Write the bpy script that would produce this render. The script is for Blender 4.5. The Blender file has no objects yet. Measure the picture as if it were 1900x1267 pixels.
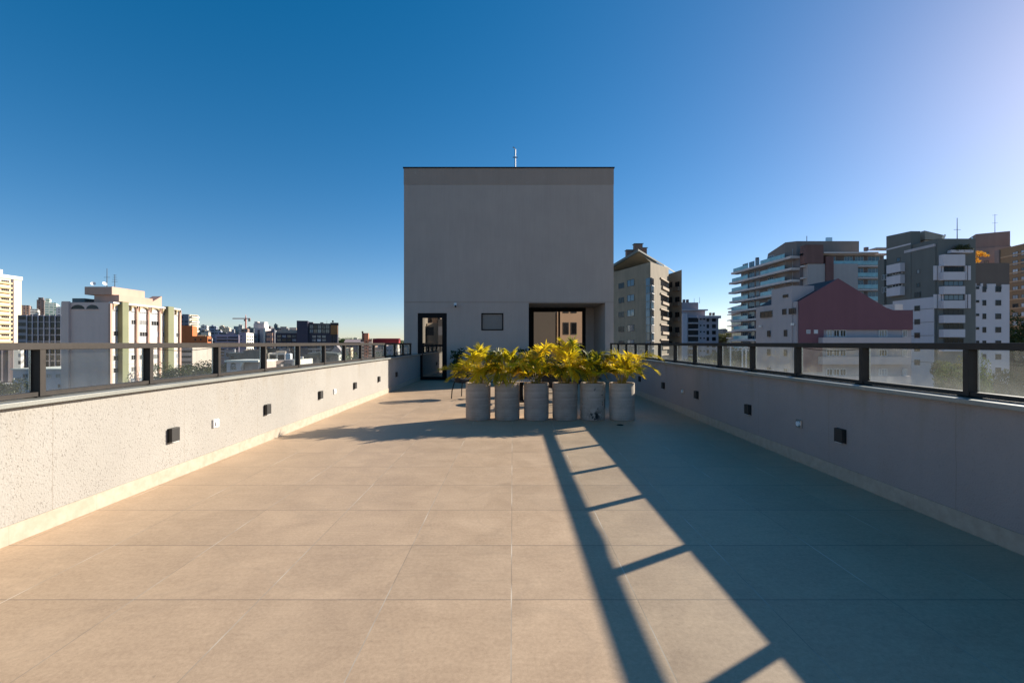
import bpy, bmesh, math, random
from mathutils import Vector, Matrix
R = math.radians
SC = bpy.context.scene
COL = SC.collection
random.seed(7)

# ------------------------------------------------------------------ camera, sky, sun, exposure
F, VX, VY, H = 871.0, 951.0, 636.5, 1.22       # focal length and horizon in photo pixels, eye height in metres
cam = bpy.data.cameras.new("camera"); cam.sensor_width = 36; cam.lens = 36 * F / 1900
cam.shift_x = -(VX - 950) / 1900; cam.shift_y = (VY - 633.5) / 1900
cam.clip_start = 0.05; cam.clip_end = 9000
co = bpy.data.objects.new("camera", cam); COL.objects.link(co)
co.location = (0, 0, H); co.rotation_euler = (R(90), 0, 0); SC.camera = co

SUN_AZ, SUN_EL = 58.0, 21.6                    # degrees right of the view axis, above the horizon
w = bpy.data.worlds.new("World"); SC.world = w; w.use_nodes = True
nt = w.node_tree; nt.nodes.clear()
out = nt.nodes.new("ShaderNodeOutputWorld"); bg = nt.nodes.new("ShaderNodeBackground")
sky = nt.nodes.new("ShaderNodeTexSky"); sky.sky_type = 'NISHITA'; sky.sun_disc = False
sky.sun_elevation = R(SUN_EL); sky.sun_rotation = R(SUN_AZ)
sky.altitude = 900; sky.air_density = 0.8; sky.dust_density = 0.42; sky.ozone_density = 2.0
bg.inputs[1].default_value = 0.087
hs = nt.nodes.new("ShaderNodeHueSaturation"); hs.inputs["Saturation"].default_value = 1.40; gmm = nt.nodes.new("ShaderNodeGamma"); gmm.inputs[1].default_value = 0.83
nt.links.new(sky.outputs[0], hs.inputs["Color"]); nt.links.new(hs.outputs[0], gmm.inputs[0]); wb = nt.nodes.new("ShaderNodeMixRGB"); wb.blend_type = 'MULTIPLY'; wb.inputs[0].default_value = 1; wb.inputs[2].default_value = (1.03, 0.95, 0.97, 1)
nt.links.new(gmm.outputs[0], wb.inputs[1]); nt.links.new(wb.outputs[0], bg.inputs[0]); nt.links.new(bg.outputs[0], out.inputs[0])
sl = bpy.data.lights.new("sun", 'SUN'); sl.energy = 4.6; sl.angle = R(0.5); sl.color = (1.0, 0.91, 0.78)
so = bpy.data.objects.new("sun", sl); COL.objects.link(so)
sdir = Vector((math.sin(R(SUN_AZ)) * math.cos(R(SUN_EL)), math.cos(R(SUN_AZ)) * math.cos(R(SUN_EL)), math.sin(R(SUN_EL))))
so.rotation_euler = sdir.to_track_quat('Z', 'Y').to_euler(); so.location = (40, 30, 40)
vs = SC.view_settings; vs.view_transform = 'Standard'; vs.look = 'None'; vs.gamma = 1; vs.exposure = 1.1
SC.cycles.max_bounces = 8; SC.cycles.transparent_max_bounces = 16
SC.cycles.use_denoising = True; SC.cycles.use_adaptive_sampling = False
try: SC.cycles.sample_clamp_indirect = 6
except Exception: pass

# ------------------------------------------------------------------ materials
class NT:
    def __init__(s, name):
        s.m = bpy.data.materials.new(name); s.m.use_nodes = True; s.t = s.m.node_tree
        s.p = s.t.nodes["Principled BSDF"]; s.out = s.t.nodes["Material Output"]
    def n(s, t, **k):
        x = s.t.nodes.new("ShaderNode" + t)
        for a, b in k.items(): setattr(x, a, b)
        return x
    def l(s, a, b): s.t.links.new(a, b)
    def math(s, op, a, b=None, c=None, clamp=False):
        x = s.n("Math", operation=op, use_clamp=clamp)
        for i, v in enumerate((a, b, c)):
            if v is None: continue
            if isinstance(v, (int, float)): x.inputs[i].default_value = v
            else: s.l(v, x.inputs[i])
        return x.outputs[0]
    def mix(s, f, a, b, mode='MIX'):
        x = s.n("MixRGB", blend_type=mode)
        for i, v in enumerate((f, a, b)):
            if isinstance(v, (int, float)): x.inputs[i].default_value = v
            elif isinstance(v, tuple): x.inputs[i].default_value = v if len(v) == 4 else v + (1,)
            else: s.l(v, x.inputs[i])
        return x.outputs[0]
    def ramp(s, v, a, b, c0=(0, 0, 0), c1=(1, 1, 1)):
        x = s.n("ValToRGB"); e = x.color_ramp.elements
        e[0].position = a; e[1].position = b; e[0].color = c0 + (1,); e[1].color = c1 + (1,)
        s.l(v, x.inputs[0]); return x.outputs[0]
    def noise(s, co, scale, detail=4, rough=0.6, dist=0):
        x = s.n("TexNoise"); x.inputs["Scale"].default_value = scale; x.inputs["Detail"].default_value = detail
        x.inputs["Roughness"].default_value = rough; x.inputs["Distortion"].default_value = dist
        s.l(co, x.inputs["Vector"]); return x.outputs["Fac"]
    def scaled(s, co, sc):
        x = s.n("Mapping"); x.inputs["Scale"].default_value = sc; s.l(co, x.inputs[0]); return x.outputs[0]
    def bump(s, h, strength, dist):
        x = s.n("Bump"); x.inputs["Strength"].default_value = strength; x.inputs["Distance"].default_value = dist
        s.l(h, x.inputs["Height"]); s.l(x.outputs[0], s.p.inputs["Normal"])
    def set(s, rough=None, metal=None, spec=None):
        if rough is not None: s.p.inputs["Roughness"].default_value = rough
        if metal is not None: s.p.inputs["Metallic"].default_value = metal
        if spec is not None: s.p.inputs["Specular IOR Level"].default_value = spec
    def pos(s): return s.n("NewGeometry").outputs["Position"]
    def obj(s): return s.n("TexCoord").outputs["Object"]

MC = {}
def plaster(c, var=0.12, rough=0.85, scale=0.25, streak=True, spec=0.3, key=None):
    """painted render or concrete with faint blotches and rain streaks"""
    c = tuple(min(.74, v * q) for v, q in zip(c, (1.22, 1.06, .98)))
    k = ('pl', c, var, rough, scale, spec)
    if k in MC: return MC[k]
    a = NT("painted_plaster"); co = a.obj()
    n1 = a.noise(co, scale, 5, 0.6)
    n2 = a.noise(a.scaled(co, (1.2, 1.2, 0.12)), scale * 3, 3, 0.5)
    f = a.math('ADD', a.math('MULTIPLY', n1, 0.55), a.math('MULTIPLY', n2, 0.45))
    d = tuple(x * (1 - var * 1.6) for x in c); l = tuple(min(1, x * (1 + var)) for x in c)
    a.l(a.ramp(f, 0.3, 0.7, d, l), a.p.inputs["Base Color"]); a.set(rough, 0, spec)
    MC[k] = a.m; return a.m
def simple(name, c, rough=0.5, metal=0.0, var=0.1, scale=8, spec=0.5):
    k = ('s', name, c, rough, metal)
    if k in MC: return MC[k]
    a = NT(name); n = a.noise(a.obj(), scale, 3)
    a.l(a.ramp(n, 0.3, 0.7, tuple(x * (1 - var) for x in c), tuple(min(1, x * (1 + var)) for x in c)), a.p.inputs["Base Color"])
    a.set(rough, metal, spec); MC[k] = a.m; return a.m

def m_floor():
    a = NT("terrace_tile"); p = a.pos(); sx = a.n("SeparateXYZ"); a.l(p, sx.inputs[0])
    x = a.math('DIVIDE', a.math('ADD', sx.outputs[0], 0.0055 + 60), 0.6); y = a.math('DIVIDE', a.math('ADD', sx.outputs[1], 0.165 + 60), 0.6)
    fx, fy = a.math('FRACT', x), a.math('FRACT', y)
    dx = a.math('MULTIPLY', a.math('MINIMUM', fx, a.math('SUBTRACT', 1, fx)), 0.6); dy = a.math('MULTIPLY', a.math('MINIMUM', fy, a.math('SUBTRACT', 1, fy)), 0.6)
    jx, jy = a.math('LESS_THAN', dx, 0.0025), a.math('LESS_THAN', dy, 0.0024)
    ids = a.n("CombineXYZ"); a.l(a.math('FLOOR', x), ids.inputs[0]); a.l(a.math('FLOOR', y), ids.inputs[1])
    wn = a.n("TexWhiteNoise", noise_dimensions='3D'); a.l(ids.outputs[0], wn.inputs["Vector"])
    off = a.n("VectorMath", operation='MULTIPLY_ADD'); a.l(wn.outputs["Color"], off.inputs[0]); off.inputs[1].default_value = (9, 9, 9); a.l(p, off.inputs[2])
    n1 = a.noise(off.outputs[0], 3.2, 6, 0.62, 0.6); n2 = a.noise(off.outputs[0], 60, 4, 0.7); n3 = a.noise(p, 260, 2, 0.6)
    st = a.noise(a.scaled(off.outputs[0], (3, 30, 1)), 1.4, 4, 0.6)
    f = a.math('ADD', a.math('ADD', a.math('MULTIPLY', n1, 0.28), a.math('MULTIPLY', n2, 0.34)), a.math('ADD', a.math('MULTIPLY', st, 0.12), a.math('MULTIPLY', n3, 0.26)))
    c = a.ramp(f, 0.36, 0.66, (0.375, 0.26, 0.165), (0.61, 0.445, 0.295))
    tone = a.ramp(wn.outputs["Value"], 0, 1, (0.95, 0.95, 0.955), (1.035, 1.03, 1.025))
    c = a.mix(1.0, c, tone, 'MULTIPLY')
    big = a.noise(p, 0.55, 4, 0.6)
    c = a.mix(1.0, c, a.ramp(big, 0.3, 0.7, (0.955, 0.95, 0.945), (1.03, 1.03, 1.03)), 'MULTIPLY')
    wm = a.math('ABSOLUTE', a.math('SUBTRACT', a.noise(p, 0.9, 3, 0.5, 0.4), 0.5))                # dried water marks
    c = a.mix(a.math('MULTIPLY', a.ramp(wm, 0.0, 0.012, (1, 1, 1), (0, 0, 0)), 0.10), c, (0.2, 0.16, 0.12))
    c = a.mix(a.math('MULTIPLY', a.ramp(a.noise(p, 34, 2, 0.5), 0.72, 0.78), 0.35), c, (0.16, 0.12, 0.09))
    c = a.mix(a.math('MULTIPLY', jy, 0.9), c, (0.13, 0.105, 0.085))
    brk = a.ramp(a.noise(p, 1.7, 2), 0.42, 0.6)
    c = a.mix(a.math('MULTIPLY', jx, a.math('ADD', 0.5, a.math('MULTIPLY', brk, 0.5))), c, a.mix(brk, (0.17, 0.14, 0.11), (0.66, 0.57, 0.45)))  # pale joints along y: sun on the tile bevels, put into the colour
    a.l(c, a.p.inputs["Base Color"])
    a.l(a.ramp(n1, 0.3, 0.7, (0.48,) * 3, (0.62,) * 3), a.p.inputs["Roughness"]); a.set(spec=0.45)
    hgt = a.math('SUBTRACT', a.math('MULTIPLY', n2, 0.25), a.math('MAXIMUM', jx, jy))
    a.bump(hgt, 0.25, 0.002)
    return a.m
def m_stucco(c=(0.335, 0.315, 0.285), pits=0.75):
    a = NT("rough_stucco"); p = a.pos()
    n = a.noise(p, 95, 4, 0.62, 0.3); n2 = a.noise(a.scaled(p, (1, 1, 0.6)), 108, 2, 0.55)
    v = a.n("TexVoronoi"); v.inputs["Scale"].default_value = 85; a.l(a.scaled(p, (1, 1, 0.7)), v.inputs["Vector"])
    dens = a.ramp(a.noise(p, 2.6, 3), 0.42, 0.66)
    pit = a.math('MULTIPLY', a.math('MULTIPLY', a.ramp(n2, 0.61, 0.70), pits), a.math('ADD', 0.5, a.math('MULTIPLY', dens, 0.5)))
    sx = a.n("SeparateXYZ"); a.l(p, sx.inputs[0])
    low = a.noise(a.scaled(p, (1, 1, 0.16)), 4.5, 3, 0.55)          # run marks below the coping
    top = a.ramp(sx.outputs[2], 0.45, 0.86)
    stain = a.math('MULTIPLY', a.ramp(low, 0.52, 0.70), a.math('ADD', 0.15, a.math('MULTIPLY', top, 0.75)))
    col = a.ramp(a.noise(p, 1.2, 5), 0.3, 0.7, tuple(x * 0.93 for x in c), tuple(x * 1.06 for x in c))
    col = a.mix(a.math('MULTIPLY', stain, 0.55), col, (0.25, 0.205, 0.145))
    col = a.mix(a.math('MULTIPLY', pit, 0.8), col, (0.10, 0.08, 0.06))
    crk = a.math('LESS_THAN', a.math('ABSOLUTE', a.math('SUBTRACT', a.math('FRACT', a.math('ADD', a.math('DIVIDE', sx.outputs[1], 1.25), a.math('MULTIPLY', a.noise(p, 3, 2), 0.02))), 0.5)), 0.0022)
    col = a.mix(a.math('MULTIPLY', crk, 0.35), col, (0.18, 0.14, 0.1))
    a.l(col, a.p.inputs["Base Color"]); a.set(0.95, 0, 0.15)
    a.bump(a.math('SUBTRACT', a.math('ADD', n, a.math('MULTIPLY', v.outputs["Distance"], 0.5)), a.math('MULTIPLY', pit, 1.2)), 0.7, 0.0045)
    return a.m
def m_tower(c, bump=0.25, scuffs=False):
    a = NT("tower_render"); p = a.pos()
    n = a.noise(p, 1.1, 5, 0.6); st = a.noise(a.scaled(p, (1, 1, 0.1)), 5, 3)
    fine = a.noise(a.scaled(p, (9, 9, 0.5)), 2.2, 4, 0.65); f = a.math('ADD', a.math('ADD', a.math('MULTIPLY', n, 0.45), a.math('MULTIPLY', st, 0.25)), a.math('MULTIPLY', fine, 0.30))
    a.l(a.ramp(f, 0.32, 0.68, tuple(x * 0.90 for x in c), tuple(x * 1.06 for x in c)), a.p.inputs["Base Color"]); a.set(0.92, 0, 0.2)
    if scuffs:
        sc_ = a.math('MULTIPLY', a.ramp(a.noise(a.scaled(p, (2.2, 1, 0.9)), 2.1, 3, 0.55), 0.64, 0.72), a.ramp(a.noise(p, 9, 3), 0.45, 0.6))
        src = a.p.inputs["Base Color"].links[0].from_socket
        a.l(a.mix(a.math('MULTIPLY', sc_, 0.30), src, (0.5, 0.47, 0.43)), a.p.inputs["Base Color"])
    a.bump(a.noise(p, 120, 3), bump, 0.003); return a.m
def m_skirt():
    a = NT("skirting_stone"); p = a.pos(); sx = a.n("SeparateXYZ"); a.l(p, sx.inputs[0])
    n = a.noise(p, 14, 4); y = a.math('FRACT', a.math('DIVIDE', a.math('ADD', sx.outputs[1], 60.165), 0.6))
    j = a.math('LESS_THAN', a.math('MINIMUM', y, a.math('SUBTRACT', 1, y)), 0.003)
    c = a.ramp(n, 0.3, 0.7, (0.36, 0.295, 0.225), (0.45, 0.38, 0.30))
    a.l(a.mix(a.math('MULTIPLY', j, 0.5), c, (0.3, 0.24, 0.18)), a.p.inputs["Base Color"]); a.set(0.6, 0, 0.3); return a.m
def m_coping():
    a = NT("coping_granite"); p = a.pos(); n = a.noise(p, 90, 3, 0.7); b = a.noise(p, 2.5, 3)
    f = a.math('ADD', a.math('MULTIPLY', n, 0.6), a.math('MULTIPLY', b, 0.4))
    a.l(a.ramp(f, 0.3, 0.7, (0.15, 0.152, 0.13), (0.27, 0.27, 0.24)), a.p.inputs["Base Color"]); a.set(0.42, 0, 1.0); return a.m
def m_glass(dust=0.075, name="railing_glass"):
    a = NT(name); a.t.nodes.remove(a.p)
    tr = a.n("BsdfTransparent"); tr.inputs[0].default_value = (0.95, 0.965, 0.96, 1)
    gl = a.n("BsdfGlossy"); gl.inputs["Roughness"].default_value = 0.02
    lw = a.n("LayerWeight"); lw.inputs[0].default_value = 0.5
    fr = a.math('ADD', 0.025, a.math('MULTIPLY', a.math('POWER', lw.outputs["Facing"], 5), 0.5))
    m1 = a.n("MixShader"); a.l(fr, m1.inputs[0]); a.l(tr.outputs[0], m1.inputs[1]); a.l(gl.outputs[0], m1.inputs[2])
    df = a.n("BsdfTranslucent"); df.inputs[0].default_value = (0.72, 0.74, 0.72, 1)
    d2 = a.n("BsdfDiffuse"); d2.inputs[0].default_value = (0.6, 0.6, 0.58, 1)
    m3 = a.n("MixShader"); m3.inputs[0].default_value = 0.4; a.l(df.outputs[0], m3.inputs[1]); a.l(d2.outputs[0], m3.inputs[2])
    p = a.pos(); nz = a.noise(p, 6, 5, 0.65); sp = a.ramp(a.noise(p, 150, 2), 0.70, 0.74)
    sx = a.n("SeparateXYZ"); a.l(p, sx.inputs[0]); lowd = a.ramp(sx.outputs[2], 0.90, 1.15, (1, 1, 1), (0.45, 0.45, 0.45))
    dd = a.math('MULTIPLY', a.math('MULTIPLY', a.ramp(nz, 0.25, 0.75, (0.5,) * 3, (1.3,) * 3), lowd), dust)
    dd = a.math('ADD', dd, a.math('MULTIPLY', sp, 0.10), clamp=True)
    m2 = a.n("MixShader"); a.l(dd, m2.inputs[0]); a.l(m1.outputs[0], m2.inputs[1]); a.l(m3.outputs[0], m2.inputs[2])
    a.l(m2.outputs[0], a.out.inputs[0]); return a.m
def m_mirror(tint=(0.75, 0.72, 0.68), inner=(0.012, 0.012, 0.013), fac=0.55):
    a = NT("reflective_glass"); a.t.nodes.remove(a.p)
    g = a.n("BsdfGlossy"); g.inputs["Roughness"].default_value = 0.012; g.inputs[0].default_value = tint + (1,)
    d = a.n("BsdfDiffuse"); d.inputs[0].default_value = inner + (1,)
    m = a.n("MixShader"); m.inputs[0].default_value = fac; a.l(d.outputs[0], m.inputs[1]); a.l(g.outputs[0], m.inputs[2])
    a.l(m.outputs[0], a.out.inputs[0]); return a.m
def m_pane(name, dark, light, rough=0.06, spec=0.6, sp=0.55):
    """window glass with a dim room, blind or curtain behind; every window differs by its own random value"""
    a = NT(name); r = a.n("ObjectInfo").outputs["Random"]; co = a.obj()
    n = a.noise(a.scaled(co, (1.3, 1, 0.7)), 1.1, 2)
    f = a.math('ADD', a.math('MULTIPLY', r, 0.6), a.math('MULTIPLY', n, 0.4))
    a.l(a.ramp(f, sp - 0.25, sp + 0.25, dark, light), a.p.inputs["Base Color"]); a.set(rough, 0, spec); return a.m
def m_facade(wall, glass, fx, fz, wx, wz, name="far_facade"):
    """small far facades: rows of openings as a surface pattern"""
    k = ('fac', wall, glass, fx, fz, wx, wz)
    if k in MC: return MC[k]
    a = NT(name); co = a.obj(); s = a.n("SeparateXYZ"); a.l(co, s.inputs[0]); g = a.n("NewGeometry")
    sn = a.n("SeparateXYZ"); a.l(g.outputs["True Normal"], sn.inputs[0])
    h = a.math('ADD', s.outputs[0], s.outputs[1])
    ux = a.math('DIVIDE', a.math('ADD', h, 500), fx); uz = a.math('DIVIDE', a.math('ADD', s.outputs[2], 500.4), fz)
    ix = a.math('LESS_THAN', a.math('ABSOLUTE', a.math('SUBTRACT', a.math('FRACT', ux), 0.5)), wx / 2)
    iz = a.math('LESS_THAN', a.math('ABSOLUTE', a.math('SUBTRACT', a.math('FRACT', uz), 0.5)), wz / 2)
    flat = a.math('LESS_THAN', a.math('ABSOLUTE', sn.outputs[2]), 0.5)
    msk = a.math('MULTIPLY', a.math('MULTIPLY', ix, iz), flat)
    ids = a.n("CombineXYZ"); a.l(a.math('FLOOR', ux), ids.inputs[0]); a.l(a.math('FLOOR', uz), ids.inputs[1]); a.l(a.n("ObjectInfo").outputs["Random"], ids.inputs[2])
    wn = a.n("TexWhiteNoise", noise_dimensions='3D'); a.l(ids.outputs[0], wn.inputs["Vector"])
    gl = a.ramp(wn.outputs["Value"], 0.2, 1.0, glass, tuple(min(0.5, x * 4 + 0.05) for x in glass))
    n = a.noise(co, 0.3, 3)
    wl = a.ramp(n, 0.3, 0.7, tuple(x * 0.85 for x in wall), tuple(min(1, x * 1.08) for x in wall))
    a.l(a.mix(msk, wl, gl), a.p.inputs["Base Color"])
    a.l(a.math('SUBTRACT', 0.85, a.math('MULTIPLY', msk, 0.6)), a.p.inputs["Roughness"]); a.set(spec=0.3)
    MC[k] = a.m; return a.m
def m_leaf(name, c1, c2, trans=0.5, gloss=0.35, spread=1.0):
    a = NT(name); a.t.nodes.remove(a.p)
    r = a.n("ObjectInfo").outputs["Random"]; n = a.noise(a.n("NewGeometry").outputs["Position"], 9, 3, 0.7)
    f = a.math('ADD', a.math('MULTIPLY', r, 0.4 * spread), a.math('MULTIPLY', n, 0.6))
    c = a.ramp(f, 0.3, 0.65 + 0.12 * (spread - 1), c1, c2)
    d = a.n("BsdfDiffuse"); t = a.n("BsdfTranslucent"); g = a.n("BsdfGlossy"); g.inputs["Roughness"].default_value = gloss
    a.l(c, d.inputs[0]); a.l(c, t.inputs[0])
    m = a.n("MixShader"); m.inputs[0].default_value = trans; a.l(d.outputs[0], m.inputs[1]); a.l(t.outputs[0], m.inputs[2])
    m2 = a.n("MixShader"); m2.inputs[0].default_value = 0.03; a.l(m.outputs[0], m2.inputs[1]); a.l(g.outputs[0], m2.inputs[2])
    a.l(m2.outputs[0], a.out.inputs[0]); return a.m
def m_pot(c, stains=False):
    a = NT("cast_concrete"); co = a.obj(); s = a.n("SeparateXYZ"); a.l(co, s.inputs[0])
    rings = a.noise(a.scaled(co, (0.6, 0.6, 9)), 4, 4, 0.6); bl = a.noise(co, 5, 5, 0.65); fine = a.noise(co, 70, 3)
    f = a.math('ADD', a.math('ADD', a.math('MULTIPLY', rings, 0.45), a.math('MULTIPLY', bl, 0.4)), a.math('MULTIPLY', fine, 0.15))
    col = a.ramp(f, 0.33, 0.67, tuple(x * 0.70 for x in c), tuple(x * 1.28 for x in c))
    low = a.math('MULTIPLY', a.ramp(s.outputs[2], 0.02, 0.16, (1,) * 3, (0,) * 3), a.ramp(a.noise(co, 8, 4), 0.45, 0.6))
    col = a.mix(a.math('MULTIPLY', low, 0.35), col, (0.42, 0.40, 0.37))
    if stains:
        sp = a.ramp(a.noise(co, 13, 4, 0.62), 0.47, 0.54)
        zone = a.ramp(a.math('ABSOLUTE', a.math('SUBTRACT', s.outputs[2], 0.08)), 0.03, 0.12, (1,) * 3, (0.0,) * 3)
        zx = a.ramp(a.math('ABSOLUTE', s.outputs[0]), 0.04, 0.13, (1,) * 3, (0.12,) * 3)
        col = a.mix(a.math('MULTIPLY', a.math('MULTIPLY', sp, zone), zx), col, (0.03, 0.03, 0.03))
        sd = a.math('MULTIPLY', a.math('GREATER_THAN', s.outputs[0], 0.165), a.ramp(a.math('ABSOLUTE', a.math('SUBTRACT', s.outputs[2], 0.27)), 0.05, 0.11, (1,) * 3, (0,) * 3))
        col = a.mix(a.math('MULTIPLY', sd, 0.8), col, (0.06, 0.06, 0.06))
        dots = a.ramp(a.noise(co, 17, 2), 0.64, 0.69); col = a.mix(a.math('MULTIPLY', dots, 0.8), col, (0.07, 0.07, 0.07))
    a.l(col, a.p.inputs["Base Color"]); a.set(0.88, 0, 0.25); a.bump(f, 0.3, 0.006); return a.m
def m_ground():
    a = NT("city_ground"); p = a.pos(); n = a.noise(p, 0.03, 6, 0.65)
    c = a.ramp(n, 0.42, 0.6, (0.15, 0.14, 0.095), (0.40, 0.35, 0.29)); a.l(c, a.p.inputs["Base Color"]); a.set(0.95, 0, 0.1); return a.m

M = dict(
    floor=m_floor(), stucco=m_stucco(), stucco_shaded=m_stucco((0.345, 0.29, 0.265), 0.25), tower=m_tower((0.43, 0.365, 0.325)), cap=m_tower((0.36, 0.29, 0.245), 0.35, True), skirt=m_skirt(), coping=m_coping(),
    glass=m_glass(), mirror=m_mirror(), frosted=simple('frosted_pane', (.19, .175, .16), .45, 0, .06, 3),
    metal=simple("bronze_metal", (0.040, 0.034, 0.030), 0.5, 0.1, 0.12, 20, 0.2), black=simple("black_metal", (0.010, 0.010, 0.011), 0.6, 0.0, 0.1, 20, 0.12),
    blackbox=simple("lamp_black", (0.02, 0.019, 0.018), 0.5, 0.0), white=simple("white_plastic", (0.72, 0.73, 0.73), 0.35), steel=simple("brushed_steel", (0.6, 0.6, 0.6), 0.25, 1.0),
    soil=simple("potting_soil", (0.03, 0.022, 0.015), 0.95, 0, 0.4, 40), fabric=simple("black_cord", (0.014, 0.014, 0.016), 0.75),
    palm=m_leaf("palm_leaf", (0.10, 0.135, 0.008), (0.86, 0.64, 0.018), 0.6, 0.45, 1.7), stem=simple("palm_stem", (0.32, 0.24, 0.035), 0.5),
    shrub=m_leaf("shrub_leaf", (0.02, 0.05, 0.015), (0.05, 0.10, 0.03), 0.3), tree1=m_leaf("tree_leaf", (0.03, 0.055, 0.015), (0.085, 0.115, 0.03), 0.3),
    tree2=m_leaf("tree_leaf_olive", (0.05, 0.06, 0.02), (0.13, 0.13, 0.045), 0.35), tree_o=m_leaf("tree_leaf_orange", (0.42, 0.17, 0.012), (0.80, 0.42, 0.03), 0.45),
    bark=simple("bark", (0.09, 0.065, 0.045), 0.9, 0, 0.3, 6), ground=m_ground(),
    p_dark=m_pane("window_glass_dark", (0.010, 0.010, 0.012), (0.045, 0.045, 0.050), 0.12, 0.25), p_mid=m_pane("window_glass_curtain", (0.02, 0.022, 0.026), (0.38, 0.37, 0.35), 0.08, 0.5, 0.6),
    p_sky=m_pane("window_glass_sky", (0.03, 0.05, 0.075), (0.13, 0.19, 0.24), 0.04, 0.9), p_blind=m_pane("window_blind", (0.30, 0.32, 0.36), (0.62, 0.64, 0.68), 0.3, 0.4),
    fr_dark=simple("dark_window_frame", (0.05, 0.05, 0.05), 0.5), fr_mid=simple("weathered_metal", (.30, .30, .30), .5, .4), fr_white=simple("white_window_frame", (0.6, 0.6, 0.6), 0.5),
    teal=simple("teal_balcony_glass", (0.22, 0.42, 0.46), 0.12, 0, 0.2, 0.6, 0.9),
)

# ------------------------------------------------------------------ mesh helpers
class MB:
    def __init__(s): s.v, s.f, s.mi, s.mats = [], [], [], []
    def idx(s, m):
        if m not in s.mats: s.mats.append(m)
        return s.mats.index(m)
    def face(s, pts, m):
        b = len(s.v); s.v += [tuple(p) for p in pts]; s.f.append(tuple(range(b, b + len(pts)))); s.mi.append(s.idx(m))
    def box(s, x0, x1, y0, y1, z0, z1, m):
        if x0 > x1: x0, x1 = x1, x0
        if y0 > y1: y0, y1 = y1, y0
        if z0 > z1: z0, z1 = z1, z0
        b = len(s.v)
        s.v += [(x0, y0, z0), (x1, y0, z0), (x1, y1, z0), (x0, y1, z0), (x0, y0, z1), (x1, y0, z1), (x1, y1, z1), (x0, y1, z1)]
        for q in ((0, 3, 2, 1), (4, 5, 6, 7), (0, 1, 5, 4), (1, 2, 6, 5), (2, 3, 7, 6), (3, 0, 4, 7)):
            s.f.append(tuple(b + i for i in q)); s.mi.append(s.idx(m))
        return s
    def prism(s, poly, z0, z1, m):
        """poly: counter-clockwise xy list; z1 one height or one per corner"""
        n = len(poly); b = len(s.v); zt = z1 if isinstance(z1, (list, tuple)) else [z1] * n
        s.v += [(p[0], p[1], z0) for p in poly] + [(p[0], p[1], z) for p, z in zip(poly, zt)]
        s.f.append(tuple(b + i for i in reversed(range(n)))); s.mi.append(s.idx(m))
        s.f.append(tuple(b + n + i for i in range(n))); s.mi.append(s.idx(m))
        for i in range(n):
            j = (i + 1) % n; s.f.append((b + i, b + j, b + n + j, b + n + i)); s.mi.append(s.idx(m))
        return s
    def slab_xz(s, poly, y0, y1, m):
        """outline in x,z (counter-clockwise seen from -y) pulled from y0 to y1"""
        n = len(poly); b = len(s.v)
        s.v += [(p[0], y0, p[1]) for p in poly] + [(p[0], y1, p[1]) for p in poly]
        s.f.append(tuple(b + i for i in range(n))); s.mi.append(s.idx(m))
        s.f.append(tuple(b + n + i for i in reversed(range(n)))); s.mi.append(s.idx(m))
        for i in range(n):
            j = (i + 1) % n; s.f.append((b + j, b + i, b + n + i, b + n + j)); s.mi.append(s.idx(m))
        return s
    def tube(s, pts, r, m, n=8, cap=True):
        pts = [Vector(p) for p in pts]; rs = r if isinstance(r, (list, tuple)) else [r] * len(pts); rings = []
        up = Vector((0, 0, 1))
        for i, p in enumerate(pts):
            t = (pts[min(i + 1, len(pts) - 1)] - pts[max(i - 1, 0)]).normalized()
            a = t.cross(up)
            if a.length < 1e-3: a = t.cross(Vector((1, 0, 0)))
            a.normalize(); c = t.cross(a); b = len(s.v)
            s.v += [tuple(p + (a * math.cos(2 * math.pi * k / n) + c * math.sin(2 * math.pi * k / n)) * rs[i]) for k in range(n)]
            rings.append(b)
        for b0, b1 in zip(rings, rings[1:]):
            for k in range(n):
                k2 = (k + 1) % n; s.f.append((b0 + k, b0 + k2, b1 + k2, b1 + k)); s.mi.append(s.idx(m))
        if cap:
            s.f.append(tuple(rings[0] + k for k in reversed(range(n)))); s.mi.append(s.idx(m))
            s.f.append(tuple(rings[-1] + k for k in range(n))); s.mi.append(s.idx(m))
        return s
    def lathe(s, prof, m, n=40, c=(0, 0, 0), wob=None):
        rings = []
        for r, z in prof:
            b = len(s.v); rings.append(b)
            for k in range(n):
                t = 2 * math.pi * k / n; rr = r * (1 + (wob(t, z) if wob else 0))
                s.v.append((c[0] + rr * math.cos(t), c[1] + rr * math.sin(t), c[2] + z))
        for b0, b1 in zip(rings, rings[1:]):
            for k in range(n):
                k2 = (k + 1) % n; s.f.append((b0 + k, b0 + k2, b1 + k2, b1 + k)); s.mi.append(s.idx(m))
        s.f.append(tuple(rings[0] + k for k in reversed(range(n)))); s.mi.append(s.idx(m))
        s.f.append(tuple(rings[-1] + k for k in range(n))); s.mi.append(s.idx(m))
        return s
    def mesh(s, name, smooth=False):
        me = bpy.data.meshes.new(name); me.from_pydata(s.v, [], s.f)
        for m in s.mats: me.materials.append(m)
        me.polygons.foreach_set("material_index", s.mi)
        if smooth: me.polygons.foreach_set("use_smooth", [True] * len(s.f))
        me.update()
        if smooth:
            try: me.set_sharp_from_angle(angle=R(40))
            except Exception: pass
        return me
    def build(s, name, parent=None, smooth=False, loc=(0, 0, 0), rz=0, bevel=0):
        o = bpy.data.objects.new(name, s.mesh(name, smooth)); COL.objects.link(o); o.location = loc; o.rotation_euler = (0, 0, rz)
        if parent: o.parent = parent
        if bevel:
            b = o.modifiers.new("bevel", 'BEVEL'); b.width = bevel; b.segments = 2; b.limit_method = 'ANGLE'
        return o
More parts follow.
